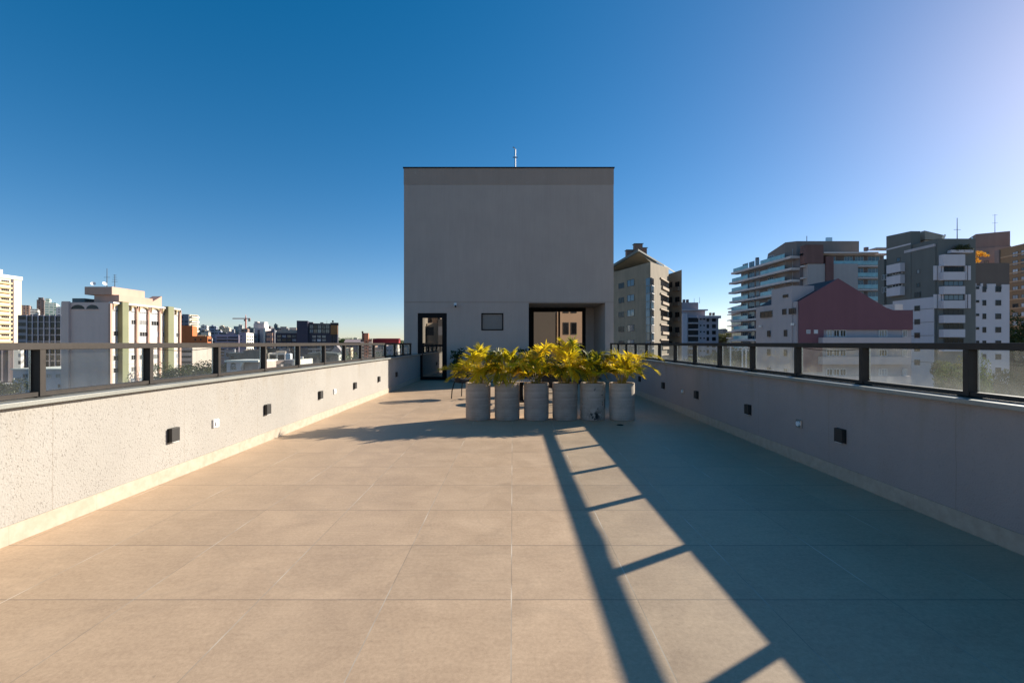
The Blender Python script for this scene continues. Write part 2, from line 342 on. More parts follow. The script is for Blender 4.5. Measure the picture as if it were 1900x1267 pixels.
def tag(o, label=None, cat=None, group=None, kind=None):
    if label: o["label"] = label
    if cat: o["category"] = cat
    if group: o["group"] = group
    if kind: o["kind"] = kind
    return o
def thing(name, label, cat, loc=(0, 0, 0), rz=0, group=None):
    o = bpy.data.objects.new(name, None); COL.objects.link(o); o.location = loc; o.rotation_euler = (0, 0, rz); o.empty_display_size = 0.2
    return tag(o, label, cat, group)
def copy_tree(o, parent=None):
    c = o.copy(); COL.objects.link(c)
    if parent: c.parent = parent
    for ch in list(o.children): copy_tree(ch, c)
    return c
def WX(px, Y): return (px - VX) * Y / F
def WZ(py, Y): return H + (VY - py) * Y / F

# ------------------------------------------------------------------ the terrace
GR = -20.0                                                  # street level
XL, XR, YE, YB = -3.05, 2.94, 15.5, -5.0
b = MB(); b.face([(XL - 0.02, YB, 0), (XR + 0.02, YB, 0), (XR + 0.02, 19, 0), (XL - 0.02, 19, 0)], M['floor'])
tag(b.build("terrace_floor"), kind='structure')
b = MB().box(XL - 0.18, XR + 0.18, YB, 15.45, GR, -0.02, M['tower'])
tag(b.build("terrace_building_base"), kind='structure')
b = MB().box(XL - 0.2, XR + 0.2, YB - 0.2, YB, -0.02, 0.85, M['stucco']); back = b.build("parapet_wall"); tag(back, "stucco parapet wall closing the terrace behind the viewer", "wall")

def parapet(side, label):
    x = XL if side < 0 else XR; paint = M['stucco'] if side < 0 else M['stucco_shaded']  # right wall: copy of the same stucco, colour toned for its shade
    t = thing("parapet_wall", label, "wall", (x, 0, 0))
    MB().box(0, side * 0.2, YB, YE, 0.0, 0.83, paint).build("wall", t)
    MB().box(-side * 0.06, side * 0.25, YB, YE - 0.003, 0.832, 0.862, M['coping']).build("coping", t, bevel=0.003)
    y1 = 10.85 if side < 0 else YE
    MB().box(-side * 0.008, side * 0.004, YB, YE - 0.004, 0.001, 0.118, M['skirt']).build("skirting", t)
    return t
parapet(-1, "sunlit cream stucco parapet wall with stains on the left of the terrace")
parapet(1, "shaded grey stucco parapet wall on the right of the terrace")

def railing(side, label):
    x = (XL if side < 0 else XR) + side * 0.07             # inner face of the posts
    t = thing("glass_railing", label, "railing", (x, 0, 0.862))
    m = M['metal'] if side < 0 else M['metal']
    z = lambda v: v - 0.862
    y0, y1 = YB + 0.1, 14.48
    MB().box(-side * 0.004, side * 0.075, y0, y1, z(1.176), z(1.2215), m).build("top_rail", t, bevel=0.003)
    ys = [3.10 + 0.941 * k for k in range(-8, 13)]
    ys[-1] = 14.44
    for i, y in enumerate(ys):
        MB().box(0, side * 0.07, y, y + 0.04, z(0.864), z(1.1755), m).build("post", t, bevel=0.002)
        MB().box(-side * 0.012, side * 0.085, y - 0.03, y + 0.07, z(0.8635), z(0.8695), M['black']).build("foot_shade", t)  # black plate stands in for the shadow below the post
    for a, c in zip(ys, ys[1:]):
        if c < -1.5: continue
        MB().box(side * 0.008, side * 0.066, a + 0.041, c - 0.001, z(0.868), z(0.898), m).build("bottom_rail", t)
        MB().box(side * 0.056, side * 0.062, a + 0.05, c - 0.01, z(0.897), z(1.178), M['glass']).build("glass_panel", t)
        for q in (a + 0.046, c - 0.010): MB().box(side * 0.053, side * 0.066, q, q + 0.006, z(0.9055), z(1.175), M['steel']).build("gasket", t)
    yc = (4.06, 4.9) if side > 0 else (4.1, 4.9)
    pts = [(side * 0.02, yc[0] + (yc[1] - yc[0]) * k / 12, z(1.170) - 0.022 * math.sin(math.pi * k / 12)) for k in range(13)]
    MB().tube(pts, 0.003, M['black'], 6).build("cable", t)
    return t
railing(-1, "bronze railing with clear glass panels on the sunlit left parapet")
railing(1, "black backlit railing with hazy glass panels on the right parapet")

# wall lamps and round switch plates on both parapets
def wall_lamp(side, y, z, label):
    x = XL if side < 0 else XR
    t = thing("wall_lamp", label, "wall lamp", (x, y, z), 0, "square black lamps along the parapets")
    MB().box(0, -side * 0.006, -0.055, 0.055, -0.062, 0.062, M['blackbox']).build("back_plate", t)
    MB().box(-side * 0.006, -side * 0.040, -0.050, 0.050, -0.058, 0.064, M['blackbox']).build("housing", t, bevel=0.003)
    MB().box(-side * 0.010, -side * 0.036, -0.042, 0.042, -0.0615, -0.0585, M['white']).build("lens", t)
    return t
ord_ = ["nearest the viewer", "second from the viewer", "third from the viewer", "fourth from the viewer", "fifth, at the edge of the tower's shadow", "sixth, in the tower's shadow by the door"]
for i, y in enumerate((4.20, 5.81, 7.42, 9.04, 10.66, 12.28)):
    wall_lamp(-1, y, 0.40, "black box lamp on the left stucco wall, " + ord_[i])
ordr = ["nearest the viewer", "second from the viewer", "third from the viewer", "fourth from the viewer", "fifth from the viewer, beside the palms"]
for i, y in enumerate((4.187, 5.83, 7.47, 9.11, 10.80)):
    wall_lamp(1, y, 0.395, "black box lamp on the shaded right wall, " + ordr[i])
def plate(side, y, z, label):
    x = XL if side < 0 else XR
    t = thing("step_light", label, "step light", (x, y, z), 0, "white step lights on the parapets")
    MB().box(0, -side * 0.018, -0.045, 0.045, -0.042, 0.042, M['steel'] if side > 0 else M['white']).build("plate", t, bevel=0.003)
    m = MB(); ring = [(-side * 0.018, 0.026 * math.cos(a * math.pi / 10), 0.026 * math.sin(a * math.pi / 10)) for a in range(20)]
    m.tube([(-side * 0.017, 0, 0), (-side * 0.03, 0, 0)], 0.026, M['white'], 20); m.build("lens", t, True)
    return t
plate(-1, 4.81, 0.40, "white round step light on the sunny left wall between near lamps"); plate(-1, 8.03, 0.395, "white round step light on the sunny left wall far along it")
plate(1, 4.80, 0.398, "pale round step light near the front of the shaded right wall"); plate(1, 8.08, 0.39, "pale round step light far along the shaded right wall")
d = tag(MB().lathe([(0.05, 0), (0.05, 0.004), (0.044, 0.006), (0.04, 0.004)], M['black'], 24).build("floor_drain", None, True, (1.60, 6.99, 0.001)), "small dark round drain in the tiles near the last palm pot", "drain")

# ------------------------------------------------------------------ stair tower
TX0, TX1, TZ = -3.586, 3.337, 7.02
tw = thing("rooftop_tower", "tall plain grey box tower at the end of the terrace", "building", (0, YE, 0))
def wall_holes(mb, x0, x1, z0, z1, y, holes, depth, m):
    xs = sorted({x0, x1, *[h[0] for h in holes], *[h[1] for h in holes]}); zs = sorted({z0, z1, *[h[2] for h in holes], *[h[3] for h in holes]})
    for a, c in zip(xs, xs[1:]):
        for e, g in zip(zs, zs[1:]):
            if any(h[0] <= a and c <= h[1] and h[2] <= e and g <= h[3] for h in holes): continue
            mb.face([(a, y, e), (c, y, e), (c, y, g), (a, y, g)], m)
    for h in holes:
        a, c, e, g, dp = h
        mb.face([(a, y, e), (a, y, g), (a, y + dp, g), (a, y + dp, e)], m); mb.face([(c, y, g), (c, y, e), (c, y + dp, e), (c, y + dp, g)], m)
        mb.face([(a, y, g), (c, y, g), (c, y + dp, g), (a, y + dp, g)], m)
        if e > z0: mb.face([(c, y, e), (a, y, e), (a, y + dp, e), (c, y + dp, e)], m)
DR = (-3.132, -2.171, 0.0, 2.21, 0.07); WN = (-1.032, -0.303, 1.638, 2.208, 0.07); RC = (0.534, 3.062, 0.0, 2.545, 2.25)
b = MB(); wall_holes(b, TX0, TX1, 0, 2.558, 0, [DR, WN, RC], 0, M['tower'])
b.face([(TX0, 0, 2.574), (TX1, 0, 2.574), (TX1, 0, 6.445), (TX0, 0, 6.445)], M['tower'])
b.face([(TX0, 0.012, 2.558), (TX1, 0.012, 2.558), (TX1, 0.012, 2.574), (TX0, 0.012, 2.574)], M['cap'])
for x in (TX0, TX1):
    q = [(x, 0, GR), (x, 7, GR), (x, 7, 6.445), (x, 0, 6.445)]; b.face(q if x > 0 else q[::-1], M['tower'])
b.face([(TX1, 7, GR), (TX0, 7, GR), (TX0, 7, 6.445), (TX1, 7, 6.445)], M['tower'])
b.face([(TX0, 0.0, GR), (TX1, 0, GR), (TX1, 0, 0), (TX0, 0, 0)], M['tower'])
b.build("wall", tw)
b = MB(); b.box(TX0 - 0.006, TX1 + 0.006, -0.006, 7.006, 6.447, 6.985, M['cap']); b.build("parapet_band", tw)
MB().box(TX0 - 0.03, TX1 + 0.03, -0.03, 7.03, 6.987, 7.02, M['black']).build("roof_flashing", tw)
# glazed door
dm = MB(); fx0, fx1 = DR[0] + 0.004, DR[1] - 0.004
for q in ((fx0, fx0 + 0.15, 0.003, 2.2), (fx1 - 0.15, fx1, 0.003, 2.2), (fx0 + 0.15, fx1 - 0.15, 2.05, 2.2), (fx0 + 0.15, fx1 - 0.15, 0.003, 0.11), (fx0 + 0.15, fx1 - 0.15, 1.105, 1.17)):
    dm.box(q[0], q[1], 0.012, 0.06, q[2], q[3], M['black'])
dr = dm.build("door", tw)
MB().box(fx0 + 0.15, fx1 - 0.15, 0.040, 0.046, 0.11, 2.05, M['mirror']).build("pane", dr)
MB().tube([(fx0 + 0.05, -0.03, 0.95), (fx0 + 0.05, -0.03, 1.32)], 0.011, M['black'], 8).build("handle", dr, True)
# small fixed window
wm = MB(); a, c, e, g = WN[0] + .002, WN[1] - .002, WN[2] + .002, WN[3] - .002
for q in ((a, a + .035, e, g), (c - .035, c, e, g), (a + .035, c - .035, g - .035, g), (a + .035, c - .035, e, e + .035)): wm.box(q[0], q[1], -0.012, 0.05, q[2], q[3], M['black'])
sw = wm.build("window", tw); MB().box(a + .035, c - .035, 0.03, 0.036, e + .035, g - .035, M['frosted']).build("pane", sw)
# sliding door deep in the recess
YR = 2.20; b = MB(); b.face([(RC[0], 2.25, 0), (RC[1], 2.25, 0), (RC[1], 2.25, 2.545), (RC[0], 2.25, 2.545)], M['black']); b.build("recess_back", tw)
gd = MB()
for q in ((0.536, 0.80, 0, 2.543), (2.62, 2.75, 0, 2.543), (0.80, 2.62, 2.40, 2.543), (1.72, 1.79, 0, 2.40), (0.80, 1.72, 0.003, .1), (1.79, 2.62, 0.003, .1), (0.8, 1.72, 1.02, 1.10), (1.79, 2.62, 1.02, 1.10), (2.75, 3.06, 0, 2.543)):
    gd.box(q[0], q[1], YR - 0.05, YR, q[2], q[3], M['black'] if q[0] < 2.7 else M['tower'])
sd_ = gd.build("sliding_door", tw)
for q in ((0.80, 1.72), (1.79, 2.62)): MB().box(q[0], q[1], YR - 0.026, YR - 0.02, 0.1, 2.40, M['mirror']).build("pane", sd_)
sc_ = thing("security_camera", "small white bullet camera on the tower wall beside the door", "camera", (WX(845, YE), YE, WZ(567, YE)))
MB().box(-.045, .045, -.05, -.002, -0.02, .085, M['white']).build("bracket", sc_, bevel=.006)
MB().tube([(0.0, -.05, 0.0), (.02, -.17, -.035)], .04, M['white'], 16).build("body", sc_, True)
MB().tube([(.02, -.17, -.035), (.023, -.185, -.0395)], .034, M['black'], 16).build("lens", sc_, True)
mx, my = WX(956, 17.5), 17.5; mz = 7.02
ma = thing("antenna_mast", "thin pale metal mast with small crossbar on the tower roof", "antenna", (mx, my, mz))
MB().tube([(0, 0, 0), (0, 0, 1.42)], 0.022, M['fr_mid'], 8).build("pole", ma, True); MB().box(-.09, .09, -.02, .02, 1.10, 1.14, M['steel']).build("crossbar", ma)
MB().tube([(0, 0, 1.42), (-.03, 0, 1.47), (-.09, 0, 1.50)], .018, M['steel'], 6).build("tip", ma)

# ------------------------------------------------------------------ palms in concrete pots
POT_R, POT_H = 0.2, 0.585
def frond(P0, P1, P2, n=34, L=0.19, droop=0.3, seed=0):
    rnd = random.Random(seed); mb = MB(); P0, P1, P2 = Vector(P0), Vector(P1), Vector(P2)
    C = lambda t: P0 * (1 - t) ** 2 + P1 * 2 * t * (1 - t) + P2 * t * t
    T = lambda t: ((P1 - P0) * (1 - t) + (P2 - P1) * t).normalized()
    mb.tube([C(k / 12) for k in range(13)], [0.0065 - 0.005 * k / 12 for k in range(13)], M['stem'], 5)
    roll = rnd.uniform(-0.5, 0.5)
    for k in range(n):
        t = 0.36 + 0.64 * (k + 0.5) / n; q = (t - 0.36) / 0.64
        tg = T(t); up = Vector((0, 0, 1)); sd = tg.cross(up)
        if sd.length < .05: sd = tg.cross(Vector((0.3, 1, 0)))
        sd.normalize(); nr = sd.cross(tg).normalized()
        sd, nr = sd * math.cos(roll) + nr * math.sin(roll), nr * math.cos(roll) - sd * math.sin(roll)
        for s in (-1, 1):
            ln = L * (0.45 + 0.75 * math.sin(math.pi * min(1, 0.16 + q * 0.78))) * rnd.uniform(.85, 1.1)
            fwd = 0.45 + 0.75 * q + rnd.uniform(-.1, .1)
            dv = (tg * fwd + sd * s * (1.0 - 0.35 * q) + nr * (0.35 + rnd.uniform(-.12, .12))).normalized()
            w = 0.0082 * rnd.uniform(.8, 1.15); ax = dv.cross(nr + sd * s * rnd.uniform(-.4, .4)).normalized() * w
            p = C(t); e = droop * rnd.uniform(.6, 1.4); pts = []
            for u, ww in ((0, .45), (.35, 1), (.72, .75), (1, .06)):
                c = p + dv * ln * u + Vector((0, 0, -1)) * ln * e * u * u
                pts += [c - ax * ww, c + ax * ww]
            bs = len(mb.v); mb.v += [tuple(x) for x in pts]; im = mb.idx(M['palm'])
            for j in range(3): mb.f.append((bs + 2 * j, bs + 2 * j + 1, bs + 2 * j + 3, bs + 2 * j + 2)); mb.mi.append(im)
    return mb
pot_labels = ["concrete pot with a yellow palm reaching left, first in the row from the door side", "concrete pot with a short bushy palm arching to its left neighbour, second from the left",
    "concrete pot with a dense green-centred palm leaning left, third from the left", "concrete pot with the tallest bright yellow palm, fourth from the left",
    "pot with black mould spots near its base under a low golden palm", "pot with a sun patch on its rim and a palm stretching far right"]
PXC = [887, 941, 995, 1048, 1100, 1154]
# named fronds of each palm: (dx, dy, peak z, tip z, leaf length)
spec = [
    [(-.56, -.05, .95, .85, .12), (-.44, -.12, .84, .70, .12), (-.02, .05, 1.34, 1.19, .15), (.06, .1, 1.38, 1.22, .14), (-.12, -.1, 1.25, 1.10, .15), (.26, .05, 1.34, 1.08, .15), (.34, -.02, 1.30, .98, .14), (-.30, .10, 1.10, .95, .13)],
    [(-.20, .02, 1.34, 1.14, .14), (-.08, -.06, 1.34, 1.14, .15), (.05, .05, 1.32, 1.16, .14), (.16, .1, 1.20, 1.04, .14), (-.3, -.1, .98, .84, .13), (.28, -.1, 1.05, .88, .14)],
    [(-.28, .0, 1.12, 1.04, .13), (-.16, .08, 1.24, 1.10, .15), (.04, .08, 1.34, 1.16, .16), (.22, .02, 1.46, 1.24, .17), (-.05, -.12, 1.20, 1.0, .15), (.28, -.08, 1.20, 1.0, .15), (.12, .15, 1.40, 1.2, .15)],
    [(.13, .03, 1.55, 1.36, .17), (.05, .08, 1.52, 1.33, .16), (-.05, -.06, 1.42, 1.24, .17), (.06, -.16, 1.30, 1.06, .17), (.24, .05, 1.30, 1.06, .15), (.34, -.04, 1.15, .88, .15), (-.26, -.10, 1.05, .84, .14), (.36, .1, 1.0, .78, .14)],
    [(-.08, .05, 1.25, 1.10, .14), (.1, .05, 1.27, 1.13, .14), (-.2, -.03, 1.20, 1.05, .13), (.22, .05, 1.24, 1.08, .15), (.02, -.12, 1.12, .96, .14), (-.24, -.1, .98, .82, .13), (.28, -.08, 1.0, .84, .13)],
    [(.60, .02, 1.34, 1.05, .15), (.50, -.06, 1.20, .86, .15), (.28, -.05, .92, .78, .12), (-.10, .06, 1.28, 1.12, .14), (-.22, .0, 1.22, 1.04, .14), (.05, .02, 1.15, 1.02, .14), (.2, .08, 1.26, 1.10, .14), (-.28, -.1, 1.0, .84, .13)],
]
pot_mats = [m_pot(c) for c in ((.46, .365, .29), (.43, .345, .275), (.45, .36, .295), (.42, .335, .27))] + [m_pot((.48, .40, .33), True), m_pot((.50, .42, .35))]
for i, px in enumerate(PXC):
    x, y = WX(px, 7.55), 7.55 + (0.02, 0, -.01, 0, .01, 0)[i]; rnd = random.Random(50 + i)
    t = thing("potted_palm", pot_labels[i], "potted plant", (x, y, 0), 0, "palms in concrete pots across the terrace")
    ph = rnd.uniform(0, 6)
    prof = [(.186, 0.0), (.195, .008), (.199, .05), (.2, .3), (.2, POT_H - .012), (.196, POT_H), (.172, POT_H), (.166, POT_H - .01), (.164, POT_H - .045)]
    MB().lathe(prof, pot_mats[i], 56, wob=lambda a, z: 0.006 * math.sin(2 * a + ph) + 0.004 * math.sin(3 * a + ph * 2 + 6 * z)).build("pot", t, True)
    MB().lathe([(.165, 0), (.163, .004), (.05, .016)], M['soil'], 32, (0, 0, POT_H - .05)).build("soil", t, True)
    fl = list(spec[i])
    for k in range(12):                                     # the fronds that fill the clump
        a = 2 * math.pi * (k + rnd.random()) / 12; r_ = rnd.uniform(.18, .42); low = rnd.random()
        fl.append((r_ * math.cos(a), r_ * math.sin(a), rnd.uniform(.84, 1.12) + (.1 if i == 3 else 0), rnd.uniform(.70, .98), rnd.uniform(.12, .17)))
    for k, (dx, dy, pz, tz, L) in enumerate(fl):
        dx, dy = dx * 1.06, dy * 1.06; tz -= .05 if k % 3 else .0
        pz, tz = POT_H + (pz - POT_H) * .80, POT_H + (tz - POT_H) * .80
        a = math.atan2(dy, dx); br = rnd.uniform(.01, .07)
        P0 = (br * math.cos(a), br * math.sin(a), POT_H - .04); P1 = (dx * .32 + br * math.cos(a), dy * .38, pz); P2 = (dx, dy, tz)
        frond(P0, P1, P2, 19 if k >= len(spec[i]) else 27, L * 1.3, rnd.uniform(.15, .45), 1000 * i + k).build("frond", t)

# shrubs standing against the tower
def leafball(mb, m, cx, cy, cz, rx, rz, n, size, rnd, inner=0.3):
    im = mb.idx(m)
    for _ in range(n):
        v = Vector((rnd.gauss(0, 1), rnd.gauss(0, 1), rnd.gauss(0, 1))).normalized() * (inner + (1 - inner) * rnd.random() ** .5)
        c = Vector((cx + v.x * rx, cy + v.y * rx, cz + v.z * rz)); s = size * rnd.uniform(.6, 1.3)
        d = Vector((rnd.uniform(-1, 1), rnd.uniform(-1, 1), rnd.uniform(-.7, .7))).normalized(); n2 = d.cross(Vector((rnd.uniform(-1, 1), rnd.uniform(-1, 1), rnd.uniform(-1, 1)))).normalized()
        bs = len(mb.v); mb.v += [tuple(c - d * s), tuple(c + n2 * s * .42), tuple(c + d * s), tuple(c - n2 * s * .42)]; mb.f.append((bs, bs + 1, bs + 2, bs + 3)); mb.mi.append(im)
shl = ["dark shrub in a grey pot beside the glazed door", "dark rounded shrub in a grey pot behind the second palm", "dark shrub in a grey pot at the edge of the recess"]
for i, (px, py_top, Y, hgt) in enumerate(((848, 645, 15.0, 1.07), (912, 652, 14.9, .95), (975, 646, 15.0, 1.06))):
    rnd = random.Random(90 + i); t = thing("potted_shrub", shl[i], "potted plant", (WX(px, Y), Y, 0), 0, "shrubs in pots against the tower")
    MB().lathe([(.16, 0), (.2, .02), (.215, .36), (.19, .36), (.185, .33)], pot_mats[2], 32).build("pot", t, True)
    m = MB()
    for k in range(14): leafball(m, M['shrub'], rnd.uniform(-.15, .15), rnd.uniform(-.15, .15), rnd.uniform(.42, hgt - .08), .12, .12, 40, .045, rnd)
    m.build("foliage", t)
    m = MB()
    for k in range(4): m.tube([(rnd.uniform(-.05, .05), rnd.uniform(-.05, .05), .33), (rnd.uniform(-.12, .12), rnd.uniform(-.12, .12), .8)], .01, M['bark'], 5)
    m.build("stem", t)

# lounge chairs and the low table
def chair(x, y, rz, label):
    t = thing("lounge_chair", label, "chair", (x, y, 0), rz, "black lounge chairs behind the palm pots")
    n = 20; m = M['black']
    loop = [(.31 * math.cos(2 * math.pi * k / n), .31 * math.sin(2 * math.pi * k / n), .52 + .13 * (.5 + .5 * math.sin(2 * math.pi * k / n))) for k in range(n + 1)]
    MB().tube(loop, .012, m, 8).build("arm_ring", t, True)
    sl_ = [(.25 * math.cos(2 * math.pi * k / n), .25 * math.sin(2 * math.pi * k / n), .36) for k in range(n + 1)]
    MB().tube(sl_, .011, m, 8).build("seat_ring", t, True)
    MB().lathe([(.22, .355), (.25, .37), (.25, .41), (.22, .43)], M['fabric'], 28).build("seat", t, True)
    bk = MB()
    for k in range(3, 48):
        a = math.pi * (k / 50.0) * 1.02
        z1 = .52 + .13 * (.5 + .5 * math.sin(a)); bk.tube([(.25 * math.cos(a), .25 * math.sin(a), .365), (.305 * math.cos(a), .305 * math.sin(a), z1)], .008, M['fabric'], 4, False)
    bk.build("backrest", t)
    for sx in (-1, 1):
        for sy in (-1, 1):
            MB().tube([(sx * .20, sy * .20, .37), (sx * .24, sy * .24, .18), (sx * .25, sy * .25, .0)], .012, m, 8).build("leg", t, True)
    MB().tube([(-.235, -.235, .2), (.235, -.235, .2)], .008, m, 6).build("stretcher", t)
chair(-1.02, 10.45, R(70), "black round-backed lounge chair behind the first palm pot")
chair(.42, 10.9, R(0), "black round-backed lounge chair behind the third palm pot, beyond the table")
chair(.78, 9.35, R(190), "black round-backed lounge chair with legs showing between the middle palm pots")
chair(1.45, 10.25, R(-60), "black round-backed lounge chair behind the fifth palm pot")
t = thing("low_table", "low round steel-topped table with a black pedestal behind the palm pots", "table", (.18, 9.85, 0))
MB().lathe([(.33, .425), (.345, .43), (.345, .445), (.34, .45)], M['steel'], 40).build("tabletop", t, True)
MB().lathe([(.2, 0), (.2, .015), (.05, .03), (.045, .42), (.1, .425)], M['black'], 28).build("pedestal", t, True)

# ------------------------------------------------------------------ the city
def hill_z(x, y):
    d = math.hypot(x, y); r = max(0.0, (d - 300) / 900.0); r = min(1.0, r)
    return GR + 24 * r * r * (3 - 2 * r) * (0.75 + 0.25 * math.sin(x * 0.004 + 1) * math.cos(y * 0.003)) + (9 * max(0.0, (d - 1200) / 1500) * (1 + .4 * math.sin(x * .0023)) if d > 1200 else 0)
gm = MB(); ax = sorted({s * (10 + 22 * k + 1.9 * k * k) for k in range(40) for s in (-1, 1)})
n = len(ax); gm.v = [(x, y, hill_z(x, y)) for y in ax for x in ax]; im = gm.idx(M['ground'])
for j in range(n - 1):
    for i in range(n - 1): gm.f.append((j * n + i, j * n + i + 1, (j + 1) * n + i + 1, (j + 1) * n + i)); gm.mi.append(im)
tag(gm.build("ground", None, True), kind='structure')

WMESH = {}
class Bld:
    """a building whose front runs from photo column pxA at distance YA to pxB at YB; depth goes away from the viewer"""
    def __init__(s, name, label, A, B, depth, cat='building', group=None, ground=None):
        a = Vector((WX(*A), A[1])); c = Vector((WX(*B), B[1])); s.A, s.L, s.D = a, (c - a).length, depth
        s.u = (c - a).normalized(); s.v = Vector((-s.u.y, s.u.x)); s.g = GR if ground is None else ground
        s.o = thing(name, label, cat, (a.x, a.y, s.g), math.atan2(s.u.y, s.u.x), group)
    @staticmethod
    def fit(pxA, YA, pxB, pxE, depth):
        """distance of the near right corner so that the right side wall ends at photo column pxE"""
        lo, hi = YA * .75, YA * 1.6
        for _ in range(40):
            Y = (lo + hi) / 2; a = Vector((WX(pxA, YA), YA)); c = Vector((WX(pxB, Y), Y)); u = (c - a).normalized(); e = c + Vector((-u.y, u.x)) * depth
            if VX + F * e.x / e.y > pxE: lo = Y
            else: hi = Y
        return (pxB, Y)
    def S(s, px, t=0):
        k = (px - VX) / F; q = s.A + s.v * t; return (k * q.y - q.x) / (s.u.x - k * s.u.y)
    def T(s, px, s0):
        k = (px - VX) / F; q = s.A + s.u * s0; return (k * q.y - q.x) / (s.v.x - k * s.v.y)
    def Z(s, py, s0=0, t=0): return WZ(py, (s.A + s.u * s0 + s.v * t).y)
    def box(s, name, s0, s1, t0, t1, z0, z1, m, parent=None, bevel=0): return MB().box(s0, s1, t0, t1, z0 - s.g, z1 - s.g, m).build(name, parent or s.o, bevel=bevel)
    def body(s, zt, m, name="wall", s0=0, s1=None, t0=0, t1=None, z0=None, parapet=0.5, roofm=None):
        s1 = s.L if s1 is None else s1; t1 = s.D if t1 is None else t1; z0 = s.g if z0 is None else z0
        mb = MB(); mb.box(s0, s1, t0, t1, z0 - s.g, zt - s.g - parapet, m)
        if parapet:
            z = zt - s.g
            for q in ((s0, s1, t0, t0 + .25), (s0, s1, t1 - .25, t1), (s0, s0 + .25, t0 + .25, t1 - .25), (s1 - .25, s1, t0 + .25, t1 - .25)): mb.box(*q, z - parapet + .002, z, m)
        return mb.build(name, s.o)
    def mpx(s, name, px0, px1, py0, py1, t0, t1, m, parent=None):
        a, c = s.S(px0, t0), s.S(px1, t0); return s.box(name, a, c, t0, t1, s.Z(py1, (a + c) / 2, t0), s.Z(py0, (a + c) / 2, t0), m, parent)
    def wmesh(s, w, h, mull, pane, frame, sub):
        k = (round(w, 1), round(h, 1), mull, pane, frame, sub)
        if k in WMESH: return WMESH[k]
        W, Hh = k[0], k[1]; f = MB(); d = .07; b_ = min(.08, W * .1)
        for q in ((0, b_, 0, Hh), (W - b_, W, 0, Hh), (b_, W - b_, Hh - b_, Hh), (b_, W - b_, 0, b_)): f.box(q[0], q[1], -d, .02, q[2], q[3], frame)
        for i in range(1, mull): x = W * i / mull; f.box(x - .03, x + .03, -d * .8, .02, b_, Hh - b_, frame)
        if not sub: f.box(b_, W - b_, -.03, .01, b_, Hh - b_, pane); r = (f.mesh("window"), None)
        else: r = (f.mesh("window"), MB().box(b_, W - b_, -.03, .01, b_, Hh - b_, pane).mesh("pane"))
        WMESH[k] = r; return r
    def win(s, face, a0, a1, z0, z1, pane, frame, mull=2, off=0.0, sub=False, at=None):
        w, h = abs(a1 - a0), abs(z1 - z0); a = min(a0, a1); z = min(z0, z1) - s.g
        me, pm = s.wmesh(w, h, mull, pane, frame, sub); o = bpy.data.objects.new("window", me); COL.objects.link(o); o.parent = s.o
        if face == 'F': o.location = (a, off, z)
        elif face == 'R': o.location = ((s.L if at is None else at) - off, a, z); o.rotation_euler = (0, 0, R(90))
        else: o.location = ((0 if at is None else at) + off, a + w, z); o.rotation_euler = (0, 0, R(-90))
        if pm: p = bpy.data.objects.new("pane", pm); COL.objects.link(p); p.parent = o
        return o
    def winpx(s, face, cols, rows, pane, frame, mull=2, off=0.0, sub=False, at=None, ref=None, skip=()):
        """cols: (px0, px1) pairs on that face; rows: (py0, py1) pairs read at column ref"""
        if face == 'F':
            fa = lambda p: s.S(p, off); zz = lambda py, a: s.Z(py, a, off)
        else:
            e = at if at is not None else (s.L if face == 'R' else 0); fa = lambda p: s.T(p, e); zz = lambda py, a: s.Z(py, e, a)
        r = fa(ref if ref is not None else sum(cols[0]) / 2)
        for i, c in enumerate(cols):
            for j, q in enumerate(rows):
                if (i, j) in skip: continue
                s.win(face, fa(c[0]), fa(c[1]), zz(q[1], r), zz(q[0], r), random.choice(pane) if isinstance(pane, list) else pane, frame, mull, off, sub, at)

P = M
def rows(y0, step, h, n): return [(y0 + step * k, y0 + step * k + h) for k in range(n)]
def dish(bld, s0, t0, z, r=.6, rz=0):
    mb = MB(); mb.tube([(0, 0, 0), (0, 0, .7)], .04, M['steel'], 6)
    prof = [(r * k / 5, -.35 * r * (k / 5) ** 2) for k in range(6)]; n = 14; base = len(mb.v)
    d = MB(); d.lathe([(.02, 0)] + [(r * k / 5, .35 * r * (k / 5) ** 2) for k in range(1, 6)], M['white'], 16)
    rot = Matrix.Rotation(R(60), 3, 'X')
    d.v = [tuple(rot @ Vector(p) + Vector((0, 0, .8))) for p in d.v]; d.f.pop(); d.mi.pop()
    o = mb.build("satellite_dish", bld.o, True, (s0, t0, z - bld.g), rz); d.build("reflector", o, True)
def mast(bld, s0, t0, z, h, bars=0, name="antenna"):
    mb = MB(); mb.tube([(0, 0, 0), (0, 0, h)], [.09, .05], M['fr_dark'], 6)
    for k in range(bars): mb.box(-.7 + .1 * k, .7 - .1 * k, -.03, .03, h * (.55 + .4 * k / max(1, bars - 1)), h * (.55 + .4 * k / max(1, bars - 1)) + .06, M['fr_dark'])
    mb.build(name, bld.o, False, (s0, t0, z - bld.g))

